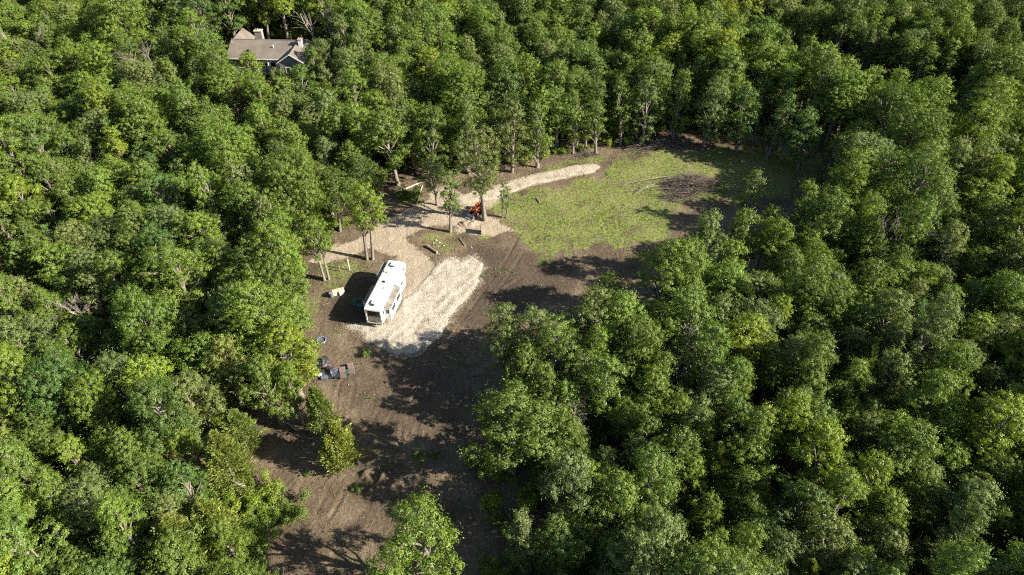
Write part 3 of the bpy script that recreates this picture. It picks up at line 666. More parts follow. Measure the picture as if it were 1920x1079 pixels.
for i in np.nonzero((es < -2.0) & (es > -20))[0]:
    x, y = ex[i], ey[i]
    if any((a - x) ** 2 + (b - y) ** 2 < 14 for a, b in small) or rf.rand() < .3: continue
    vi = (SLIM + BROAD[3:6])[rf.randint(0, 6)]; V_ = VAR[vi]; h = rf.uniform(4.0, 8.0); s = h / V_['H']; R = V_['R'] * s * 1.2; U = []; W = []
    for fz in (.1, .4, .7, 1.0):
        u, v, zc = survey(x, y, ez[i] + fz * h); pr = FPX * R / zc
        for a in range(8): U.append(u + pr * math.cos(a * .785)); W.append(v + pr * math.sin(a * .785) * .9)
    if inside(VIS, U, W).sum() > 3 or (inside(HVIS, U, W).any() and y < house_c.y + 3): continue
    small.append((x, y)); placed.append(dict(x=x, y=y, z=ez[i] - .1, s=s, sxy=rf.uniform(1.1, 1.5), rz=rf.uniform(0, 6.28), tn=('mid green', 'bright green', 'dark green')[rf.randint(0, 3)], vi=vi, where=None, hand=False, h=h))
gx2 = rf.uniform(-130, 135, 9000); gy2 = rf.uniform(20, 190, 9000); gs2 = sdf(CLEAR, gx2, gy2); gz2 = terrain(gx2, gy2); gg = inside(GAP, gx2, gy2); sub = {}
for i in np.nonzero((gs2 < -3.0) & (np.abs(gx2) < 40 + .75 * gy2) & ~gg)[0]:
    x, y = gx2[i], gy2[i]; c0 = (int(x // 4.2), int(y // 4.2))
    if any((a - x) ** 2 + (b - y) ** 2 < 17 for di in (-1, 0, 1) for dj in (-1, 0, 1) for a, b in sub.get((c0[0] + di, c0[1] + dj), ())) or np.hypot(x - house_c.x, y - house_c.y) < 14: continue
    vi = (BROAD + LOW[:2])[rf.randint(0, 12)]; V_ = VAR[vi]; h = rf.uniform(8.5, 12.0); s = h / V_['H']; R = V_['R'] * s; U = []; W = []
    for fz in (.1, .4, .7, 1.0):
        u, v, zc = survey(x, y, gz2[i] + fz * h); pr = FPX * R / zc
        for a in range(8): U.append(u + pr * math.cos(a * .785)); W.append(v + pr * math.sin(a * .785) * .9)
    if inside(VIS, U, W).sum() > 1 or (inside(HVIS, U, W).any() and y < house_c.y + 3): continue
    sub.setdefault(c0, []).append((x, y)); placed.append(dict(x=x, y=y, z=gz2[i] - .1, s=s, sxy=rf.uniform(1.05, 1.4), rz=rf.uniform(0, 6.28), tn=('mid green', 'bright green', 'grey-green')[rf.randint(0, 3)], vi=vi, where=None, hand=False, h=h, low=True))
print('understorey', len(small), 'subcanopy', sum(len(v) for v in sub.values()))
# which ones stand alone as objects: those that show largest
for t in placed:
    u, v, zc = survey(t['x'], t['y'], t['z'] + .65 * t['h']); R = VAR[t['vi']]['R'] * t['s']
    t['u'], t['v'] = u, v; inview = -60 < u < 1980 and -60 < v < 1150
    t['px'] = (FPX * R / zc if inview and not t.get('low') else 0) + (1000 if t['hand'] else 0)
placed.sort(key=lambda t: -t['px'])
def tint_of(tn, r_):
    b = TINT[tn]; k = r_.uniform(.86, 1.14); w = r_.uniform(-.07, .07)
    return (b[0] * k * (1 + w), b[1] * k, b[2] * k * (1 - w))
singles = [t for t in placed if t['px'] > 0][:290]; sid = set(id(t) for t in singles)
rest = [t for t in placed if id(t) not in sid]

def zone(u, v):
    if v < 130 and u < 430: return 'in the woods left of the house'
    if v < 150 and u < 640: return 'around the house'
    if u < 300: return 'at upper left border' if v < 430 else ('at middle left border' if v < 720 else 'in the bottom left corner')
    if u < 640 and v < 330: return 'in front of the house'
    if u < 640 and v < 640: return 'left of the white trailer'
    if u < 640: return 'left of the bare soil'
    if v < 330 and u < 960: return 'behind the tractor and track'
    if v < 330 and u < 1300: return 'along the meadow\'s far edge'
    if v < 330: return 'at upper right'
    if u < 1000 and v > 560: return 'along the soil\'s right edge'
    if u < 1300 and v < 620: return 'below the meadow'
    if u < 1300 and v < 830: return 'right of the shaded soil'
    if u < 1300: return 'right of the bottom oak'
    if u < 1600: return 'right of the brush heap' if v < 560 else ('just right of centre' if v < 820 else 'bottom right of centre')
    return 'at upper right border' if v < 520 else ('at lower right border' if v < 800 else 'in the bottom right corner')
ORD = ['leftmost', 'second from left', 'third from left', 'fourth from left', 'fifth from left', 'sixth from left', 'seventh from left', 'eighth from left', 'ninth from left', 'tenth from left', 'eleventh from left', 'twelfth from left'] + [w + ' from left' for w in ('thirteenth', 'fourteenth', 'fifteenth', 'sixteenth', 'seventeenth', 'eighteenth', 'nineteenth', 'twentieth')]
WORD = {'broad': 'broadleaf tree', 'slim': 'slender tree', 'cedar': 'cedar'}
NAME = {'broad': 'broadleaf_tree', 'slim': 'slender_tree', 'cedar': 'cedar_tree'}
buckets = {}
for t in singles: buckets.setdefault((zone(t['u'], t['v']), t['tn'], VAR[t['vi']]['kind']), []).append(t)
lr = random.Random(9)
for (zn, tn, kd), lst in buckets.items():
    lst.sort(key=lambda t: t['u'])
    for k, t in enumerate(lst):
        if t['where'] and kd != 'zzz':
            lab = t['where'] if ('tree' in t['where'] or 'oak' in t['where'] or 'cedar' in t['where']) else '%s %s %s' % (tn, WORD[kd], t['where'])
        elif len(lst) == 1: lab = 'only %s %s %s' % (tn, WORD[kd], zn)
        else: lab = '%s of the %s %ss %s' % (ORD[min(k, len(ORD) - 1)], tn, WORD[kd], zn)
        e = plant(t['vi'], t['x'], t['y'], t['s'], t['rz'], tint_of(t['tn'], lr), NAME[kd], t['z'], t['sxy'], (0, 0) if kd == 'cedar' else (lr.gauss(0, .05), lr.gauss(0, .05)))
        tag(e, lab, 'tree', 'trees of the woods round the clearing')

# the farther woods: one mass
src = bpy.data.collections.new('forest_sources')
used = sorted(set(t['vi'] for t in rest)); order = {}
for k, vi in enumerate(used):
    TV, TF, V, F, wm, cm = VAR[vi]['raw']
    me = mesh_np('forest_kind_%02d' % k, np.concatenate([TV, V]), [TF, F + len(TV)], [wm, cm], False, np.concatenate([np.zeros(len(TF)), np.ones(len(F))]))
    src.objects.link(bpy.data.objects.new('forest_kind_%02d' % k, me)); order[vi] = k
def scatter(name, pts, rot, scl, idx, tint, col, label, cat):
    me = bpy.data.meshes.new(name); me.vertices.add(len(pts)); me.vertices.foreach_set('co', np.asarray(pts, np.float32).ravel())
    for n, ty, arr, key in (('rot', 'FLOAT_VECTOR', rot, 'vector'), ('scl', 'FLOAT_VECTOR', scl, 'vector'), ('tint', 'FLOAT_COLOR', tint, 'color'), ('kind_index', 'INT', idx, 'value')):
        a = me.attributes.new(n, ty, 'POINT'); a.data.foreach_set(key, np.asarray(arr, np.int32 if ty == 'INT' else np.float32).ravel())
    o = put(name, me); ng = bpy.data.node_groups.new(name, 'GeometryNodeTree')
    ng.interface.new_socket('Geometry', in_out='INPUT', socket_type='NodeSocketGeometry'); ng.interface.new_socket('Geometry', in_out='OUTPUT', socket_type='NodeSocketGeometry')
    N = ng.nodes; gi = N.new('NodeGroupInput'); go = N.new('NodeGroupOutput'); ip = N.new('GeometryNodeInstanceOnPoints'); ci = N.new('GeometryNodeCollectionInfo')
    ci.inputs['Collection'].default_value = col; ci.inputs['Separate Children'].default_value = True; ci.inputs['Reset Children'].default_value = True
    ip.inputs['Pick Instance'].default_value = True
    def na(nm, ty):
        q = N.new('GeometryNodeInputNamedAttribute'); q.data_type = ty; q.inputs['Name'].default_value = nm; return q.outputs[0]
    lk = ng.links.new; lk(gi.outputs[0], ip.inputs['Points']); lk(ci.outputs[0], ip.inputs['Instance'])
    e2r = N.new('FunctionNodeEulerToRotation'); lk(na('rot', 'FLOAT_VECTOR'), e2r.inputs[0]); lk(e2r.outputs[0], ip.inputs['Rotation'])
    lk(na('scl', 'FLOAT_VECTOR'), ip.inputs['Scale']); lk(na('kind_index', 'INT'), ip.inputs['Instance Index']); lk(ip.outputs[0], go.inputs[0])
    md = o.modifiers.new('scatter', 'NODES'); md.node_group = ng
    return tag(o, label, cat, kind='stuff')
scatter('forest', [(t['x'], t['y'], t['z']) for t in rest], [(lr.gauss(0, .05), lr.gauss(0, .05), t['rz']) for t in rest], [(t['s'] * t['sxy'] * lr.uniform(.85, 1.15), t['s'] * t['sxy'] * lr.uniform(.85, 1.15), t['s']) for t in rest],
        [order[t['vi']] for t in rest], [(*tint_of(t['tn'], lr), 1) for t in rest], src, 'dense mass of green broadleaf woods filling the distance', 'forest')
print('tris', {v['i']: len(v['raw'][3])*2 for v in VAR}); print('trees', len(placed), 'singles', len(singles))

# undergrowth below the trees and along the edges: one mass
usrc = bpy.data.collections.new('undergrowth_sources')
for k, vi in enumerate(SHR):
    TV, TF, V, F, wm, cm = VAR[vi]['raw']
    me = mesh_np('undergrowth_kind_%d' % k, np.concatenate([TV, V]), [TF, F + len(TV)], [wm, cm], False, np.concatenate([np.zeros(len(TF)), np.ones(len(F))]))
    usrc.objects.link(bpy.data.objects.new('undergrowth_kind_%d' % k, me))
UP = []
ux = rf.uniform(-150, 150, 20000); uy = rf.uniform(20, 200, 20000); us = sdf(CLEAR, ux, uy); upat = wob(ux, uy, .25, 2); uz = relief(ux, uy)
SHADY = plan([(880, 860), (940, 820), (1000, 840), (1010, 1079), (985, 1200), (880, 1200), (905, 980)])
ugap = inside(GAP, ux, uy)
wd = np.maximum.reduce([sdf(p, ux, uy) for p in (GRASS2[5], SHADY)])
for i in range(len(ux)):
    if us[i] > -0.3 and wd[i] < -0.3: continue
    if abs(ux[i]) > 60 + .8 * uy[i] or rf.rand() > (.8 if wd[i] > -.3 else (.36 if us[i] < -6 else .5 + .3 * upat[i])): continue
    if np.hypot(ux[i] - house_c.x, uy[i] - house_c.y) < 13: continue
    u, v, zc = survey(ux[i], uy[i], .8)
    if inside(VIS, [u, u], [v - 14, v - 5]).all() and wd[i] < -0.3: continue
    UP.append((ux[i], uy[i], uz[i], rf.uniform(.35, 1.0)))
ut = [tint_of(('bright green', 'mid green', 'yellow-green')[rf.randint(0, 3)], lr) for _ in UP]
scatter('undergrowth', [p[:3] for p in UP], [(0, 0, rf.uniform(0, 6.28)) for _ in UP], [(p[3], p[3], p[3]) for p in UP], [rf.randint(0, 2) for _ in UP], [(*c, 1) for c in ut], usrc,
        'low leafy undergrowth below the trees', 'undergrowth')

# ------------------------------------------------------------------ grass and weeds
def blades(name, n, seed, dens_fn, hmin, hmax, mat, box, per=5, spread=.12, width=.03):
    r = np.random.RandomState(seed); x = r.uniform(box[0], box[1], n); y = r.uniform(box[2], box[3], n)
    k = r.rand(n) < dens_fn(x, y); x, y = x[k], y[k]; m = len(x); z = relief(x, y)
    x = np.repeat(x, per) + r.normal(size=m * per) * spread; y = np.repeat(y, per) + r.normal(size=m * per) * spread; z = np.repeat(z, per) - .02
    h = r.uniform(hmin, hmax, m * per); a = r.uniform(0, 6.28, m * per); ln = r.uniform(.2, .9, m * per) * h; w = width * r.uniform(.7, 1.5, m * per)
    dx, dy = np.cos(a), np.sin(a)
    V = np.stack([np.stack([x - dy * w, y + dx * w, z], -1), np.stack([x + dy * w, y - dx * w, z], -1), np.stack([x + dx * ln, y + dy * ln, z + h], -1)], 1)
    return mesh_np(name, V.reshape(-1, 3), np.arange(m * per * 3).reshape(-1, 3), [mat])
def dens_grass(x, y):
    d = sstep(-1.2, 2.4, sdf(GRASS, x, y) + 1.2 * wob(x, y, .9, 4))
    for p in GRASS2: d = np.maximum(d, .9 * sstep(-.6, .8, sdf(p, x, y)))
    pt = wob(x, y, .55, 7) + .6 * wob(x, y, 1.6, 8)
    d = d * np.clip(.45 + .95 * pt, .02, 1) * (1 - sstep(-.4, .2, sdf(TRACK, x, y))) * (1 - .9 * sstep(-.3, .3, sdf(TAN, x, y)))
    return d
tag(put('meadow_grass', blades('meadow_grass', 62000, 4, dens_grass, .06, .24, M['grass'], (-40, 66, 34, 160))), 'patchy bright green grass growing over the brown meadow soil', 'grass', kind='stuff')
def dens_weed(x, y):
    d = sstep(-3.0, -.5, sdf(CLEAR, x, y)) * np.clip(-.05 + wob(x, y, .5, 3), 0, 1) * .4 * (1 - sstep(-1, 0, sdf(PAD, x, y))) * (1 - sstep(-1, 0, sdf(TAN, x, y)))
    return np.maximum(d, .8 * sstep(-.5, .6, sdf(GRASS2[5], x, y)))
tag(put('weeds', blades('weeds', 30000, 8, dens_weed, .08, .35, M['weed'], (-40, 66, 30, 150), 6, .16, .06)), 'scattered green weeds sprouting from the bare soil', 'weeds', kind='stuff')
r_ = np.random.RandomState(12)
def clods():
    n = 9000; x = r_.uniform(-40, 40, n); y = r_.uniform(34, 120, n)
    k = (sdf(CLEAR, x, y) > 0) & (sdf(PAD, x, y) < -.4) & (sdf(TRACK, x, y) < -.3) & (r_.rand(n) < .25 + .4 * (wob(x, y, .4, 2) > .2)); x, y = x[k], y[k]; m = len(x); z = relief(x, y)
    oct_ = np.array([(1, 0, 0), (0, 1, 0), (-1, 0, 0), (0, -1, 0), (0, 0, 1), (0, 0, -1)], float); fc = np.array([(0, 1, 4), (1, 2, 4), (2, 3, 4), (3, 0, 4), (1, 0, 5), (2, 1, 5), (3, 2, 5), (0, 3, 5)])
    sz = (.03 + .13 * r_.rand(m) ** 4)[:, None, None] * r_.uniform(.5, 1.3, (m, 6, 1)); V = oct_[None] * sz * np.array([1, 1, .7]) + np.stack([x, y, z], -1)[:, None]
    return mesh_np('soil_clods', V.reshape(-1, 3), (fc[None] + (np.arange(m) * 6)[:, None, None]).reshape(-1, 3), [simple('soil_clod', (.19, .145, .1), .95, .35, 2)])
tag(put('soil_clods', clods()), 'small clods and stones scattered over the brown soil', 'clods', kind='stuff')

def twigs():
    r = np.random.RandomState(44); x = r.uniform(-45, 62, 9000); y = r.uniform(34, 135, 9000); d = sdf(CLEAR, x, y)
    k = (d > -4) & (r.rand(9000) < np.where(d < 3, .5, .06)) & (sdf(PAD, x, y) < -.3) & (sdf(TRACK, x, y) < -.3) & (sdf(TAN, x, y) < 0); x, y = x[k], y[k]; z = relief(x, y); paths = []
    for a, b, c in zip(x, y, z):
        t = r.uniform(0, 6.28); L = r.uniform(.3, 1.3); q = r.uniform(.012, .035); dx, dy = math.cos(t) * L, math.sin(t) * L
        paths.append(([(a, b, c + .04), (a + dx * .5 + r.normal() * .06, b + dy * .5 + r.normal() * .06, c + .06), (a + dx, b + dy, c + .05)], [q, q * .8, q * .4]))
    V, F = tube_np(paths, 4); return mesh_np('fallen_twigs', V, F, [M['dead_wood']], True)
tag(put('fallen_twigs', twigs()), 'pale fallen twigs littering the soil near the trees', 'twigs', kind='stuff')

# ------------------------------------------------------------------ travel trailer
def windowed(parent, c, size, axis_, tilt=0, fw=0.07, mat='white_gel', name='window', out=0.03):
    """framed window: centre c, size (along, high); axis_ 'x' faces +-x, 'y' faces +-y"""
    a, h = size; e = MB()
    s = 1
    def bar(da, dz, la, lz):
        if axis_ == 'x': e.box((c[0], c[1] + da, c[2] + dz), (out * 2, la, lz))
        else: e.box((c[0] + da, c[1], c[2] + dz), (la, out * 2, lz))
    bar(-a / 2, 0, fw, h + fw); bar(a / 2, 0, fw, h + fw); bar(0, h / 2, a - fw, fw); bar(0, -h / 2, a - fw, fw)
    f = e.build(name, M[mat], parent)
    p = MB(); d = (out, a - fw, h - fw) if axis_ == 'x' else (a - fw, out, h - fw)
    p.box(c, d); p.build('pane', M['glass'], f); return f
def trailer():
    rear = at(640 + 397 / 6.74, 470 + 735 / 6.74, 3.7); front = at(640 + 712 / 6.74, 470 + 118 / 6.74, 3.7)
    d = front - rear; Ln = d.length; yaw = math.atan2(d.y, d.x) - math.pi / 2
    gz = pad_z(rear.x, rear.y) - .05
    t = thing('travel_trailer', (rear.x, rear.y, gz), yaw, 'long white fifth-wheel travel trailer with slide-outs parked on gravel', 'trailer')
    W = 1.24; yf = Ln; k = yf - 2.5
    prof = [(0.10, .78), (0.0, 1.0), (0.0, 3.2), (0.16, 3.58), (.5, 3.7), (yf - .75, 3.7), (yf - .35, 3.55), (yf - .08, 3.1), (yf, 2.5), (yf - .25, 1.95), (yf - .6, 1.78), (k, 1.78), (k - .15, .78)]
    MB().prism(prof, -W, W).build('body', M['white_gel'], t, .07, 3)
    MB().box((0, yf / 2 - .05, 3.72), (2.30, yf - 1.3, .06)).build('roof', M['roof_membrane'], t, .02)
    for s in (-1, 1):
        MB().box((s * (W - .02), yf / 2, 3.66), (.07, yf - 1.2, .07)).build('gutter_rail', M['beige_cap'], t)
        MB().box((s * (W + .004), yf / 2 - 1.1, .98), (.012, yf - 3.2, .22)).build('skirt_stripe', M['beige_cap'], t)
    for q in (.25, .5, .74): MB().box((0, q * yf, 3.752), (2.2, .07, .008)).build('roof_seam', M['pale_grey'], t)
    # rear end: brow, side fins, big window and beige panel
    fr = MB().prism([(-.30, 3.28), (-.02, 3.28), (.12, 3.62), (-.05, 3.62), (-.24, 3.50)], -W + .02, W - .02).build('rear_brow', M['white_gel'], t, .04)
    for s in (-1, 1): MB().prism([(-.24, 1.15), (-.02, .95), (-.02, 3.27), (-.28, 3.27)], s * (W - .26), s * (W - .02)).build('rear_fin', M['white_gel'], t, .04)
    MB().box((0, -.05, 1.45), (1.92, .09, .9)).build('rear_panel', M['beige_cap'], t, .02)
    windowed(t, (0, -.05, 2.52), (1.86, 1.05), 'y', fw=.09, mat='beige_cap', name='rear_window')
    MB().box((0, -.16, .82), (2.4, .2, .2)).build('rear_bumper', M['beige_cap'], t, .04)
    MB().box((0, -.22, .66), (1.9, .1, .1)).build('bumper_bar', M['dark_metal'], t)
    for s in (-1, 1): MB().box((s * 1.08, -.17, 1.05), (.14, .08, .24)).build('tail_light', simple('tail_lamp', (.45, .02, .02), .3), t, .01)
    # slide-out, right rear
    def slide(s, y0, y1, dep, z0, z1, top, wins, name):
        xo = s * (W + dep); xc = s * (W + dep / 2)
        b = MB().box((xc - s * .03, (y0 + y1) / 2, (z0 + z1) / 2), (dep + .06, y1 - y0, z1 - z0)).build(name, M['white_gel'], t, .03)
        # sloping topper
        V = [(s * (W - .01), y0 - .04, z1 + .16), (s * (W - .01), y1 + .04, z1 + .16), (xo + s * .05, y1 + .04, z1 + .02), (xo + s * .05, y0 - .04, z1 + .02)]
        m = MB(); m.add(V + [(a, b_, c - .04) for a, b_, c in V], [(0, 1, 2, 3), (7, 6, 5, 4), (0, 4, 5, 1), (1, 5, 6, 2), (2, 6, 7, 3), (3, 7, 4, 0)]); m.build('topper', M[top], b)
        MB().box((xo + s * .03, (y0 + y1) / 2, z1 - .03), (.07, y1 - y0 + .1, .10)).build('awning_roller', M['white_gel'], b)
        for (yc, zc_, w, h) in wins: windowed(b, (xo, yc, zc_), (w, h), 'x', name='window')
        return b
    y1r = .50 * yf
    sl = slide(1, .95, y1r, .95, .85, 3.05, 'topper', [(.95 + (y1r - .95) * .28, 2.25, 1.5, .95), (.95 + (y1r - .95) * .73, 2.25, 1.5, .95)], 'slide_out')
    windowed(sl, (W + .48, .95, 2.35), (.55, .85), 'y', name='window')
    slide(1, y1r + .15, yf * .80, .55, .85, 3.25, 'roof_membrane', [(y1r + 1.6, 2.4, 1.1, .6)], 'slide_out')
    slide(-1, yf * .66, yf * .93, .75, 1.85, 3.25, 'topper', [(yf * .8, 2.6, 1.0, .5)], 'slide_out')
    slide(-1, yf * .12, yf * .45, .75, .85, 3.1, 'topper', [(yf * .28, 2.4, 1.5, .7)], 'slide_out')
    windowed(t, (W, .55, 2.45), (.45, .85), 'x', name='window'); windowed(t, (W, yf * .87, 2.9), (.95, .55), 'x', name='window')
    windowed(t, (-W, yf * .55, 2.5), (.9, .6), 'x', name='window')
    d = MB().box((-W - .01, yf * .60 - .2, 1.75), (.05, .72, 1.75)).build('door', M['white_gel'], t, .01); MB().box((-W - .06, yf * .60 + .06, 1.75), (.06, .05, .16)).build('handle', M['dark_metal'], d)
    # roof fittings
    for yy, xx in ((.085 * yf, -.1), (.86 * yf, -.15)):
        a = MB().box((xx, yy, 3.92), (.72, .98, .34), taper=.86).build('air_conditioner', M['roof_membrane'], t, .06); MB().box((xx, yy - .55, 3.88), (.5, .1, .2)).build('grille', M['dark_metal'], a)
    for yy, xx, mt, hh in ((.50 * yf, -.28, 'glass', .10), (.70 * yf, -.75, 'pale_wood', .12), (.69 * yf, -.2, 'roof_membrane', .22), (.38 * yf, .4, 'roof_membrane', .12)):
        a = MB().box((xx, yy, 3.75 + hh / 2), (.46, .46, hh), taper=.92).build('roof_vent', M[mt], t, .03)
    for yy, xx in ((.69 * yf, .35), (.78 * yf, -.1), (.44 * yf, -.35), (.62 * yf, -.95)): MB().tube([(xx, yy, 3.7), (xx, yy, 3.98)], [.06, .06], 8).build('vent_pipe', M['white_paint'], t)
    MB().tube([(-.5, .72 * yf, 3.75), (-.5, .72 * yf, 4.1), (.1, .72 * yf, 4.15)], [.03, .03, .03], 6).build('antenna', M['steel'], t)
    # running gear
    for s in (-1, 1):
        for yy in (.36 * yf, .36 * yf + .95):
            w = MB().tube([(s * 1.20, yy, .40), (s * .98, yy, .40)], [.39, .39], 20).build('wheel', M['rubber'], t, .04); MB().tube([(s * 1.215, yy, .40), (s * 1.15, yy, .40)], [.2, .2], 12).build('rim', M['steel'], w)
        MB().box((s * .95, k - .35, .52), (.12, .12, 1.0)).build('landing_leg', M['dark_metal'], t); MB().box((s * .95, k - .35, .05), (.3, .3, .06)).build('foot_plate', M['dark_metal'], t)
        MB().box((s * .95, .5, .45), (.09, .09, .75)).build('stabiliser', M['dark_metal'], t)
        MB().box((s * .8, yf / 2 - 1.2, .68), (.1, yf - 3.2, .2)).build('chassis_rail', M['dark_metal'], t)
    MB().box((0, yf - 1.4, 1.55), (.5, .7, .5), taper=.8).build('pin_box', M['dark_metal'], t, .03)
    for q in range(3): MB().box((-W - .25 - .2 * q, yf * .60 - .2, .72 - .22 * q), (.24, .62, .04)).build('step', M['dark_metal'], t)
    return t
trailer()

# ------------------------------------------------------------------ orange tractor with loader
def tractor():
    p = at(897, 399); q = at(872, 418); yaw = math.atan2(q.y - p.y, q.x - p.x) - math.pi / 2
    t = thing('tractor', (p.x, p.y, ground_z(p.x, p.y)), yaw, 'orange compact tractor with front loader parked behind the tall oak trunk', 'tractor')
    MB().prism([(.1, .75), (.1, 1.35), (1.2, 1.28), (1.45, 1.1), (1.45, .72)], -.36, .36).build('hood', M['orange'], t, .08, 3)
    MB().box((0, .3, .62), (.45, 2.2, .35)).build('chassis', M['dark_metal'], t, .03)
    MB().box((0, 1.47, .98), (.56, .04, .42)).build('grille', M['dark_metal'], t)
    for s in (-1, 1):
        w = MB().tube([(s * .50, -.65, .62), (s * .86, -.65, .62)], [.62, .62], 22).build('rear_wheel', M['rubber'], t, .06); MB().tube([(s * .80, -.65, .62), (s * .88, -.65, .62)], [.34, .30], 16).build('rim', M['orange'], w)
        w = MB().tube([(s * .45, 1.05, .38), (s * .70, 1.05, .38)], [.38, .38], 20).build('front_wheel', M['rubber'], t, .04); MB().tube([(s * .66, 1.05, .38), (s * .72, 1.05, .38)], [.2, .18], 14).build('rim', M['orange'], w)
        MB().prism([(-1.2, 1.15), (-1.15, 1.32), (-.2, 1.32), (-.05, .9), (-.2, .9), (-.3, 1.2), (-1.1, 1.2)], s * .42, s * .84).build('fender', M['orange'], t, .02)
        MB().tube([(s * .55, -1.05, 1.2), (s * .55, -1.1, 2.15), (s * .45, -1.1, 2.25)], [.045] * 3, 6).build('roll_bar', M['dark_metal'], t)
        a = MB(); a.tube([(s * .48, .25, 1.45), (s * .48, 1.3, 1.38), (s * .48, 2.15, .55)], [.085, .09, .07], 4).build('loader_arm', M['orange'], t)
        MB().tube([(s * .48, .3, .7), (s * .48, 1.2, 1.22)], [.045, .035], 8).build('lift_cylinder', M['steel'], t)
        MB().box((s * .48, .22, 1.05), (.12, .18, .9)).build('loader_post', M['orange'], t, .01)
    MB().tube([(-.45, -1.1, 2.25), (.45, -1.1, 2.25)], [.045, .045], 6).build('roll_bar_top', M['dark_metal'], t)
    MB().prism([(2.05, .15), (2.75, .12), (2.75, .16), (2.2, .22), (2.15, .7), (2.05, .75)], -.78, .78).build('bucket', M['steel'], t, .01)
    for s in (-1, 1): MB().prism([(2.1, .15), (2.72, .14), (2.15, .72)], s * .74, s * .79).build('bucket_side', M['steel'], t)
    MB().box((0, -.55, 1.12), (.5, .48, .12)).build('seat', M['rubber'], t, .04); MB().box((0, -.82, 1.38), (.48, .1, .45)).build('seat_back', M['rubber'], t, .04)
    MB().tube([(0, .05, 1.3), (0, -.12, 1.5)], [.025, .025], 6).build('steering_column', M['dark_metal'], t)
    ring = [(0.2 * math.cos(a), -.14 + .06 * math.sin(a), 1.52 + .18 * math.sin(a)) for a in np.linspace(0, 6.283, 15)]
    MB().tube(ring, [.02] * 15, 5, False).build('steering_wheel', M['rubber'], t)
tractor()

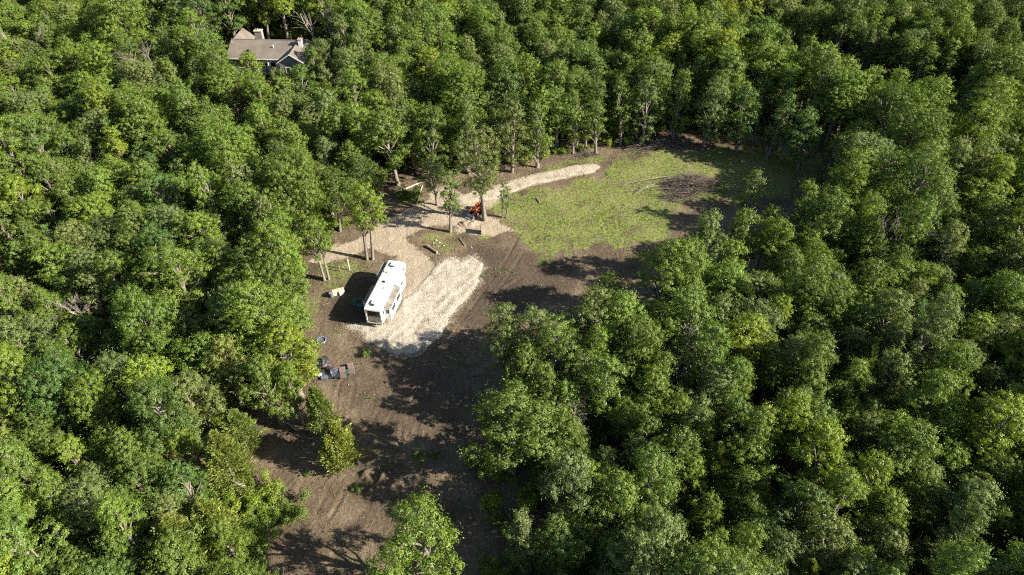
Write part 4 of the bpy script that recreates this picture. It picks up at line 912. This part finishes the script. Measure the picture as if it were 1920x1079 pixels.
# ------------------------------------------------------------------ house in the woods
def house():
    c = house_c; t = thing('ranch_house', (c.x, c.y, HOUSE_Z), RAD(-3), 'low house with brown shingle roof and front gable among the trees', 'house')
    z0 = -.6; EH = 3.0; RH = 5.0; run = 4.8; hl = 8.2
    MB().box((0, 0, (EH + z0) / 2 - .02), (hl * 2 - .8, run * 2 - .9, EH - z0)).build('wall', M['siding'], t)
    # main roof: two slopes with thickness
    def slope(V, name='roof_slope', par=t, mat='shingle', th=.18):
        m = MB(); n = len(V); m.add(list(V) + [(a, b, z - th) for a, b, z in V], [tuple(range(n)), tuple(range(2 * n - 1, n - 1, -1))] + [(i, (i + 1) % n, (i + 1) % n + n, i + n) for i in range(n)])
        return m.build(name, M[mat], par)
    slope([(-hl, -run, EH), (hl, -run, EH), (hl, 0, RH), (-hl, 0, RH)]); slope([(-hl, run, EH), (hl, run, EH), (hl, .012, RH), (-hl, .012, RH)])
    for s in (-1, 1):
        m = MB(); m.add([(s * (hl - .45), -run + .5, EH - .05), (s * (hl - .45), run - .5, EH - .05), (s * (hl - .45), 0, RH - .2), (s * (hl - .6), -run + .5, EH - .05), (s * (hl - .6), run - .5, EH - .05), (s * (hl - .6), 0, RH - .2)], [(0, 1, 2), (5, 4, 3), (0, 3, 4, 1), (1, 4, 5, 2), (2, 5, 3, 0)]); m.build('gable_wall', M['siding'], t)
    MB().box((-1.2, -run - .03, EH - .12), (hl * 1.55, .10, .16)).build('gutter', M['white_paint'], t)
    MB().tube([(-hl, 0, RH + .02), (hl, 0, RH + .02)], [.10, .10], 6).build('ridge_cap', M['shingle'], t)
    # front wing with gable facing the camera
    wx, ww, wy = 5.9, 2.9, -run - 1.4; WR = 4.85
    MB().prism([(wy, z0), (wy, EH - .03), (-run + .3, EH - .03), (-run + .3, z0)], wx - ww + .35, wx + ww - .35).build('wing_wall', M['tan_siding'], t)
    m = MB(); m.add([(wx - ww + .35, wy, EH - .03), (wx + ww - .35, wy, EH - .03), (wx, wy, WR - .25), (wx - ww + .35, wy + .2, EH - .03), (wx + ww - .35, wy + .2, EH - .03), (wx, wy + .2, WR - .25)], [(0, 1, 2), (5, 4, 3), (0, 3, 4, 1), (1, 4, 5, 2), (2, 5, 3, 0)]); m.build('front_gable', M['tan_siding'], t)
    for s in (-1, 1):
        slope([(wx + s * ww, wy - .45, EH - .02), (wx + s * ww, -run + .6, EH - .02), (wx + s * .005, -.5, WR), (wx + s * .005, wy - .45, WR)])
        b = MB(); b.add([(wx + s * ww, wy - .47, EH - .18), (wx, wy - .47, WR - .16), (wx, wy - .47, WR + .03), (wx + s * ww, wy - .47, EH + .01), (wx + s * ww, wy - .53, EH - .18), (wx, wy - .53, WR - .16), (wx, wy - .53, WR + .03), (wx + s * ww, wy - .53, EH + .01)],
                        [(0, 1, 2, 3), (7, 6, 5, 4), (0, 4, 5, 1), (1, 5, 6, 2), (2, 6, 7, 3), (3, 7, 4, 0)]); b.build('barge_board', M['white_paint'], t)
    # left cross gable at the back
    for s in (-1, 1): slope([(-hl + .2 + s * 2.4, run + 1.5, EH), (-hl + .2 + s * 2.4, .2, EH + .02), (-hl + .2, -1.2, RH - .1), (-hl + .2, run + 1.5, RH - .1)])
    for xx in (-5.6, -3.4, -.6, 1.3): windowed(t, (xx, -run + .43, 1.5), (1.3, 1.35), 'y', fw=.12, mat='white_paint', name='window', out=.05)
    for xx in (2.3,):
        d = MB().box((xx, -run + .42, .95), (1.0, .08, 2.1)).build('door', M['white_paint'], t); MB().box((xx + .35, -run + .36, .95), (.06, .06, .12)).build('handle', M['dark_metal'], d)
    for px in (-2.0, .4): MB().box((px, -run + .15, 1.2), (.16, .16, 3.5)).build('porch_post', M['white_paint'], t)
    for xx in (wx - .9, wx + 1.0): windowed(t, (xx, wy - .02, 1.3), (1.0, 1.2), 'y', fw=.12, mat='white_paint', name='window', out=.05)
    ch = MB().box((-2.4, .9, 5.35), (1.5, 1.0, 2.4)).build('chimney', M['tan_siding'], t, .02); MB().box((-2.4, .9, 6.62), (1.7, 1.2, .14)).build('chimney_cap', M['pale_wood'], ch); MB().tube([(-2.5, .9, 6.6), (-2.5, .9, 7.0)], [.18, .18], 10).build('flue', M['steel'], ch)
    ch = MB().box((6.9, -1.3, 5.0), (.8, .9, 1.7)).build('chimney', M['white_paint'], t, .02); MB().box((6.9, -1.3, 5.9), (.95, 1.05, .12)).build('chimney_cap', M['brick'], ch)
    MB().tube([(1.2, -2.0, 4.0), (1.2, -2.0, 4.75)], [.11, .11], 8).build('roof_vent', M['white_paint'], t); MB().box((-3.9, -3.0, 3.95), (.4, .4, .3)).build('roof_vent', M['dark_metal'], t)
    MB().tube([(4.4, .6, 4.6), (4.4, .6, 5.6)], [.03, .03], 6).build('dish_mast', M['steel'], t)
    return t
ho = house()
Hm = Matrix.Translation((house_c.x, house_c.y, HOUSE_Z)) @ Matrix.Rotation(RAD(-3), 4, 'Z')
def dish(name, loc, r, aim, label, cat, par=None, post=1.4):
    t = thing(name, loc, aim, label, cat) if par is None else par
    n = 18; V = [(0, .0, 0)]; F = []
    for k in range(1, 5):
        rr = r * k / 4
        for j in range(n): V.append((rr * math.cos(j * 6.2832 / n), -(.22 * r) * (k / 4) ** 2, rr * math.sin(j * 6.2832 / n)))
    F += [(0, 1 + j, 1 + (j + 1) % n) for j in range(n)]
    for k in range(3): F += [(1 + k * n + j, 1 + (k + 1) * n + j, 1 + (k + 1) * n + (j + 1) % n, 1 + k * n + (j + 1) % n) for j in range(n)]
    V2 = [(x, y + .03, z) for x, y, z in V]; N = len(V); ti = RAD(-32); R_ = Matrix.Rotation(ti, 3, 'X')
    W = [R_ @ Vector(p) + Vector((0, 0, post)) for p in V + V2]; F2 = F + [tuple(i + N for i in f[::-1]) for f in F] + [(1 + 3 * n + j, 1 + 3 * n + (j + 1) % n, N + 1 + 3 * n + (j + 1) % n, N + 1 + 3 * n + j) for j in range(n)]
    MB().add(W, F2).build('reflector', M['white_paint'], t, smooth=True)
    MB().tube([(0, .08, -.1), (0, .08, post)], [.045, .045], 8).build('post', M['steel'], t)
    MB().tube([(0, 0, post - r * .8), (0, -.6 * r - .2, post + .15)], [.02, .02], 6).build('feed_arm', M['steel'], t); MB().box((0, -.6 * r - .2, post + .17), (.09, .12, .09)).build('receiver', M['dark_metal'], t)
    return t
p = at(560, 557, .9); dish('satellite_dish', (p.x, p.y, ground_z(p.x, p.y)), .55, RAD(25), 'round white dish on a post at the clearing\'s left edge', 'dish', post=1.1)
def red_shrub(u, v, s, label):
    q = at(u, v, HOUSE_Z + 1.0); m = VAR[SHR[1]]
    e = thing('red_leaved_shrub', (q.x, q.y, HOUSE_Z - .4), s, label, 'shrub', 'red-leaved shrubs by the house'); e.scale = (s, s, s * 1.15)
    put('stems', m['trunk'], e); cm = m['crown'].copy(); cm.materials.clear(); cm.materials.append(M['red_leaf']); put('foliage', cm, e)
red_shrub(523, 103, 1.35, 'larger red-leaved shrub against the house\'s front gable'); red_shrub(491, 108, .9, 'smaller red-leaved shrub below the house\'s long eave')

# ------------------------------------------------------------------ dead trees
def dead(u, v, h, seed, label, lean=(0, 0), spread=.5, levels=3, r0=.16, zf=0.0, mat='dead_wood'):
    z0 = 0
    for _ in range(4):
        p = at(u, v, z0 + zf * h); z0 = float(terrain(np.array([p.x]), np.array([p.y]))[0])
    V, F = bare(seed, h, spread, levels, r0); e = thing('dead_tree', (p.x, p.y, z0), 0, label, 'tree', 'bare dead trees'); e.rotation_euler = (lean[0], lean[1], 0)
    put('trunk', mesh_np('dead_trunk', V, F, [M[mat]], True), e); return e
dead(60, 62, 17, 81, 'tall bare dead tree at the upper left, left of the two snags', (0, RAD(-14)), .28, 2, .17, .6)
dead(84, 70, 14, 82, 'bare dead tree with many upright limbs at upper left', (0, RAD(-6)), .35, 3, .15, .6)
dead(36, 80, 10, 83, 'short broken dead trunk at the upper left corner', (0, RAD(-12)), .2, 1, .18, .6)
dead(297, 95, 15, 84, 'grey bare twiggy tree among the woods left of the house', (0, 0), .45, 4, .14, .72)
dead(588, 25, 17, 85, 'tall leaning dead trunk behind the house', (0, RAD(-12)), .3, 2, .13, .6)
dead(612, 15, 15, 86, 'branching dead tree right of the leaning trunk behind the house', (0, RAD(6)), .45, 3, .10, .65)
dead(1215, 105, 15.5, 87, 'thin bare grey tree in the canopy above the meadow', (0, 0), .4, 4, .12, .75)
dead(195, 560, 14, 88, 'bare grey fallen-looking dead tree in a canopy gap at left', (RAD(25), RAD(-35)), .5, 4, .13, .6)
dead(482, 925, 6.5, 89, 'thin leaning dead sapling beside the cedars', (0, RAD(-16)), .3, 2, .07)
dead(440, 1010, 8, 90, 'bare branching dead tree between cedars near the bottom', (RAD(-10), RAD(-35)), .6, 4, .12, .2)
dead(1085, 715, 15, 91, 'bare dead tree among crowns right of the gravel pad', (0, 0), .5, 4, .11, .7)
dead(1300, 655, 15.5, 92, 'bare twiggy dead tree among crowns right of centre', (0, 0), .5, 4, .11, .7)
dead(1690, 425, 17, 93, 'bare dead tree in the woods right of the meadow', (0, 0), .5, 4, .12, .75)

# ------------------------------------------------------------------ brush piles and logs
def brush(u, v, rx, ry, h, n, seed, label, longs=()):
    p = at(u, v); t = thing('brush_pile', (p.x, p.y, ground_z(p.x, p.y)), 0, label, 'brush pile', 'piles of cut brush'); r = np.random.RandomState(seed); paths = []
    for i in range(n):
        qx, qy, qs = ((0, 0, .34), (-.45, -.2, .26), (.4, .25, .26), (-.1, .45, .22), (-.75, .1, .25))[r.randint(0, 5)]; x, y = r.normal(size=2) * (rx * qs, ry * qs) + np.array((qx * rx, qy * ry)); k = math.exp(-((x / rx) ** 2 + (y / ry) ** 2) * 1.6); z = h * k * r.rand(); a = r.normal() * .6 + (math.pi if r.rand() < .5 else 0); L = r.uniform(.5, 2.2) * (1.6 if r.rand() < .08 else 1); d = np.array([math.cos(a), math.sin(a) * .8, r.normal() * .22])
        b = np.array([x, y, z + .05]); m = b + d * L * .5 + r.normal(size=3) * .12; e = b + d * L + r.normal(size=3) * .15; m[2] = max(.03, m[2]); e[2] = max(.02, e[2]); rr = r.uniform(.012, .04) if r.rand() > .06 else r.uniform(.05, .1)
        paths.append(([b, m, e], [rr, rr * .7, rr * .35]))
    V, F = tube_np(paths, 4); o = put('tangle', mesh_np('tangle', V, F, [M['brush']], True), t); o['kind'] = 'stuff'
    for k, (u0, v0, u1, v1, rad) in enumerate(longs):
        rad *= .72
        a = at(u0, v0, .15) - Vector((p.x, p.y, 0)); b = at(u1, v1, .5) - Vector((p.x, p.y, 0)); m = (a + b) / 2 + Vector((0, .3 * r.normal(), .35))
        mb = MB(); mb.tube([a, a.lerp(m, .5) + Vector((0, 0, .08)), m, m.lerp(b, .5), b], [rad * .4, rad * .6, rad * .75, rad * .9, rad], 6)
        for q in range(5):
            f = r.uniform(.15, .85); s = a.lerp(b, f) + Vector((0, 0, .2)); dd = (a - b).normalized() + Vector((0, r.normal() * .5, r.uniform(-.1, .25))); mb.tube([s, s + dd * .6, s + dd * r.uniform(1.0, 1.8)], [rad * .4, rad * .28, rad * .1], 5)
        mb.build('branch', M['branch_wood'], t)
    return t
brush(1302, 352, 4.6, 3.8, 1.9, 3400, 1, 'large dark brush heap with long pale branches at the meadow\'s right', [(1160, 350, 1260, 330, .10), (1165, 362, 1235, 348, .07), (1188, 366, 1228, 345, .08), (1240, 340, 1292, 331, .08), (1200, 357, 1300, 350, .06), (1215, 345, 1290, 340, .06), (1280, 318, 1297, 310, .05)])
brush(1238, 274, 5.5, 2.8, 1.1, 1600, 2, 'flat grey brush pile at the meadow\'s far edge under trees', [(1190, 283, 1245, 272, .06), (1215, 268, 1275, 276, .06), (1250, 266, 1290, 272, .05)])
brush(1268, 372, 2.4, 1.6, .7, 300, 3, 'low scatter of brown brush just below the large heap')
brush(1103, 293, 2.2, 1.2, .6, 160, 4, 'small heap of cut wood and twigs above the track\'s end')
def log(u0, v0, u1, v1, rad, label, mat='log', name='log', cat='log'):
    a, b = at(u0, v0), at(u1, v1); c = (a + b) / 2; d = b - a; L = d.length; z = ground_z(c.x, c.y)
    t = thing(name, (c.x, c.y, z + rad * .85), math.atan2(d.y, d.x), label, cat, 'cut logs')
    r = random.Random(int(u0)); k = 6; P = [(-L / 2 + L * i / k, r.uniform(-.04, .04), r.uniform(-.02, .02)) for i in range(k + 1)]
    MB().tube(P, [rad * (1 - .2 * i / k) * r.uniform(.94, 1.06) for i in range(k + 1)], 10, False).build('stem', M[mat], t, smooth=True)
    for s, i in ((-1, 0), (1, k)): MB().tube([(P[i][0] - s * .03, P[i][1], P[i][2]), (P[i][0] + s * .004, P[i][1], P[i][2])], [rad * .8, rad * .78], 10).build('cut_end', M['pale_wood'], t)
    return t
log(800, 463, 820, 476, .24, 'thick log lying on grass above the gravel pad'); log(862, 448, 872, 462, .12, 'short log leaning near the slim twin-stemmed tree')
log(745, 363, 791, 345, .16, 'long pale log edging the green bed on its upper side', 'pale_wood'); log(792, 350, 782, 384, .11, 'thin pale log edging the green bed on its right', 'pale_wood')
log(1006, 372, 1012, 382, .12, 'short dark log lying alone on the meadow'); log(540, 795, 556, 808, .10, 'small log lying on soil below the left edge trees', 'dead_wood')
log(1090, 322, 1096, 318, .1, 'tiny stick of wood by the end of the pale track', 'dead_wood')
def rock(name, u, v, s, label, mat='stone', cat='rock', group='stones by the twin-stemmed tree'):
    p = at(u, v); r = np.random.RandomState(int(u * 7 + v)); bm = bmesh.new(); bmesh.ops.create_icosphere(bm, subdivisions=2, radius=s)
    for w in bm.verts: w.co = Vector((w.co.x * r.uniform(.8, 1.2), w.co.y * r.uniform(.8, 1.2), w.co.z * .65 * r.uniform(.85, 1.15)))
    me = bpy.data.meshes.new(name); bm.to_mesh(me); bm.free(); me.materials.append(M[mat]); o = put(name, me, None, (p.x, p.y, ground_z(p.x, p.y) + s * .3)); return tag(o, label, cat, group)
for k, (u, v, s, l) in enumerate(((818, 452, .20, 'topmost pale stone beside the thick log'), (824, 456, .17, 'second pale stone right of the thick log'), (832, 461, .15, 'small pale stone nearest the twin-stemmed tree'), (822, 463, .13, 'little stone between the thick log and tree'), (813, 457, .15, 'pale stone just above the thick log'))): rock('field_stone', u, v, s, l)
rock('field_stone', 884, 464, .1, 'lone white stone on dark soil above the gravel pad', 'white_paint', 'rock', None)
def heap(u, v, rx, ry, h, label):
    p = at(u, v); n = 30; a = np.linspace(-1, 1, n); A, B = np.meshgrid(a, a); d = np.sqrt(A * A + B * B)
    z = h * np.clip(1 - d ** 1.5, 0, 1) * (.8 + .5 * wob(A * rx, B * ry, 2.2, 3)) + .06 * wob(A * rx, B * ry, 7, 1) * (d < .95); z = np.where(d >= 1, -.12, z); k = np.minimum(1, 1 / np.maximum(d, 1e-6))
    i = np.arange(n * n).reshape(n, n); q = np.stack([i[:-1, :-1], i[:-1, 1:], i[1:, 1:], i[1:, :-1]], -1).reshape(-1, 4)
    return tag(put('dirt_mound', mesh_np('dirt_mound', np.stack([A * rx * k, B * ry * k, z], -1).reshape(-1, 3), q, [M['sand']], True), None, (p.x, p.y, ground_z(p.x, p.y))), label, 'mound')
heap(880, 420, 2.0, 1.1, .55, 'low mound of sandy dirt in front of the tractor')
# white marker posts
def post(u, v, h, w, mat, label):
    p = at(u, v); t = thing('marker_post', (p.x, p.y, ground_z(p.x, p.y)), .3, label, 'post', 'posts left of the trailer'); MB().box((0, 0, h / 2 - .1), (w, w, h + .2)).build('shaft', M[mat], t, .01); MB().box((0, 0, h + .03), (w * 1.3, w * 1.3, .08)).build('cap', M[mat], t)
post(656, 507, 2.1, .13, 'white_paint', 'tall white post in grass left of the trailer'); post(638, 509, 1.0, .12, 'wood', 'short wooden post left of the tall white post')
# upright weathered board by the oak trunk
p = at(902, 437); t = thing('upright_board', (p.x, p.y, ground_z(p.x, p.y)), RAD(8), 'weathered upright board panel beside the tall oak trunk', 'board')
for k in range(5): MB().box((0, -.5 + .25 * k, .78), (.05, .235, 1.56 - .04 * (k % 2))).build('plank', M['wood'], t, .005)
for z in (.35, 1.2): MB().box((.055, 0, z), (.05, 1.2, .1)).build('batten', M['wood'], t)
# wooden panel leaning left of the trailer
p = at(636, 553); t = thing('wooden_panel', (p.x, p.y, ground_z(p.x, p.y)), RAD(22), 'leaning wooden panel with white sheet left of the trailer', 'panel')
for k in range(6): MB().box((-.75 + .3 * k, .12, .55), (.28, .04, 1.1), (RAD(-14), 0, 0)).build('plank', M['pale_wood'], t)
MB().box((.35, -.2, .38), (.6, .05, .7), (RAD(-26), 0, RAD(6))).build('white_sheet', M['pale_grey'], t, .01)
p = at(622, 557); t = thing('drum', (p.x, p.y, ground_z(p.x, p.y)), 0, 'blue-grey drum beside the wooden panel', 'drum')
MB().tube([(0, 0, 0), (0, 0, .8)], [.30, .30], 20).build('barrel', M['bluegrey'], t, .02); MB().tube([(0, 0, .78), (0, 0, .83)], [.31, .31], 20).build('rim', M['steel'], t)
# blue hoop
p = at(603, 639); me = MB(); ring = [(.62 * math.cos(a), .62 * math.sin(a), .12) for a in np.linspace(0, 2 * math.pi, 33)]; me.tube(ring, [.065] * 33, 8, False)
o = me.build('plastic_hoop', M['blue_plastic'], None, smooth=True); o.location = (p.x, p.y, ground_z(p.x, p.y)); tag(o, 'round blue plastic hoop lying on the brown soil', 'hoop')
# hose coils
for (u, v, n, rr, lab) in ((672, 568, 5, .75, 'loose green hose coil in the trailer\'s shadow, left one'), (681, 572, 4, .5, 'small green hose coil against the trailer, right one')):
    p = at(u, v); r = random.Random(u); P = []
    for i in range(n * 18): a = i / 18 * 6.283; q = rr * (1 + .25 * math.sin(a * .37 + u) + r.uniform(-.02, .02)); P.append((q * math.cos(a) + .12 * math.sin(a * .21), q * math.sin(a), .05 + .02 * (i // 18)))
    o = MB().tube(P, [.028] * len(P), 6).build('garden_hose', M['hose'], None, smooth=True); o.location = (p.x, p.y, ground_z(p.x, p.y)); tag(o, lab, 'hose', 'hose coils by the trailer')
# ------------------------------------------------------------------ heap of belongings at the left edge
def tarp_heap(u, v, rx, ry, h, seed, label, mat='tarp'):
    p = at(u, v); n = 34; r = np.random.RandomState(seed); a = np.linspace(-1, 1, n); A, B = np.meshgrid(a, a); d = np.sqrt(A * A + B * B)
    z = h * np.clip(1 - d ** 2.2, 0, 1) ** .6 * (.75 + .35 * wob(A * rx, B * ry, 2.4, seed)) + .10 * np.abs(wob(A * rx, B * ry, 6, seed + 1)) * (d < 1); z = np.where(d > 1, -.1, np.maximum(z, .01)); k = np.minimum(1, 1 / np.maximum(d, 1e-6))
    i = np.arange(n * n).reshape(n, n); q = np.stack([i[:-1, :-1], i[:-1, 1:], i[1:, 1:], i[1:, :-1]], -1).reshape(-1, 4)
    o = put('tarp_heap', mesh_np('tarp_heap', np.stack([A * rx * k, B * ry * k, z], -1).reshape(-1, 3), q, [M[mat]], False), None, (p.x, p.y, ground_z(p.x, p.y))); return tag(o, label, 'tarp')
tarp_heap(618, 700, 1.5, 1.1, .75, 1, 'crumpled black tarp heap at the left edge of the soil'); tarp_heap(606, 680, .8, 1.2, .5, 2, 'smaller dark tarp bundle behind the crumpled black heap'); tarp_heap(612, 688, .7, .5, .45, 4, 'faded maroon cloth bundle between the two dark tarps', 'maroon')
def crate(u, v, dims, rz, mat, label, name='storage_box', z=0):
    p = at(u, v, z); t = thing(name, (p.x, p.y, (ground_z(p.x, p.y) if z == 0 else z)), rz, label, 'box', 'boxes in the heap of belongings'); w, d, h = dims
    MB().box((0, 0, h * .45), (w, d, h * .9), taper=1.06).build('tub', M[mat], t, .02); MB().box((0, 0, h * .95), (w * 1.12, d * 1.12, h * .1)).build('lid', M[mat], t, .015); return t
crate(601, 706, (.5, .42, .4), .4, 'pale_grey', 'pale grey box at the near left of the black tarp heap'); crate(609, 711, (.8, .5, .4), .1, 'bluegrey', 'grey-blue bin in front of the black tarp heap')
crate(629, 697, (.7, .6, .5), .5, 'bluegrey', 'grey bin right of the black tarp heap'); crate(632, 707, (.8, .6, .35), .3, 'tarp', 'low black box left of the maroon loungers')
crate(652, 700, (.5, .7, .4), .35, 'green_plastic', 'dark green bin between the two maroon loungers')
def lounger(u, v, rz, label):
    p = at(u, v); t = thing('lounger', (p.x, p.y, ground_z(p.x, p.y)), rz, label, 'lounger', 'maroon loungers by the heap')
    MB().box((0, -.45, .36), (.72, 1.0, .10)).build('seat', M['maroon'], t, .03); MB().box((0, .42, .52), (.72, .85, .10), (RAD(24), 0, 0)).build('backrest', M['maroon'], t, .03)
    for x in (-.3, .3):
        for y in (-.85, .2): MB().tube([(x, y, -.03), (x, y, .33)], [.025, .025], 6).build('leg', M['steel'], t)
    for x in (-.38, .38): MB().tube([(x, -.95, .36), (x, .05, .36), (x, .8, .7)], [.025] * 3, 6).build('frame_rail', M['steel'], t)
lounger(643, 702, RAD(14), 'faded maroon lounger, the left of the pair on soil'); lounger(659, 695, RAD(18), 'faded maroon lounger, the right of the pair on soil')
# weeds standing alone on the soil
for k, (u, v, s, l) in enumerate(((688, 665, .55, 'low green weed clump between gravel pad and shaded soil'), (790, 858, .5, 'green weed clump in the shaded lane'), (815, 855, .45, 'right-hand green weed clump in the shaded lane'), (672, 917, .35, 'tiny weed beside the churned mud'), (575, 890, .3, 'tiny weed left of the lone cedar'), (772, 375, 1.0, 'leafy plants filling the log-edged bed, right one'), (757, 372, 1.0, 'leafy plants filling the log-edged bed, left one'))):
    p = at(u, v); e = plant(SHR[k % 2], p.x, p.y, s, k, (.10, .18, .03), 'weed_clump'); tag(e, l, 'weed', 'weed clumps on the soil')
    for c in e.children: c.name = 'foliage' if 'crown' in c.name else 'stems'
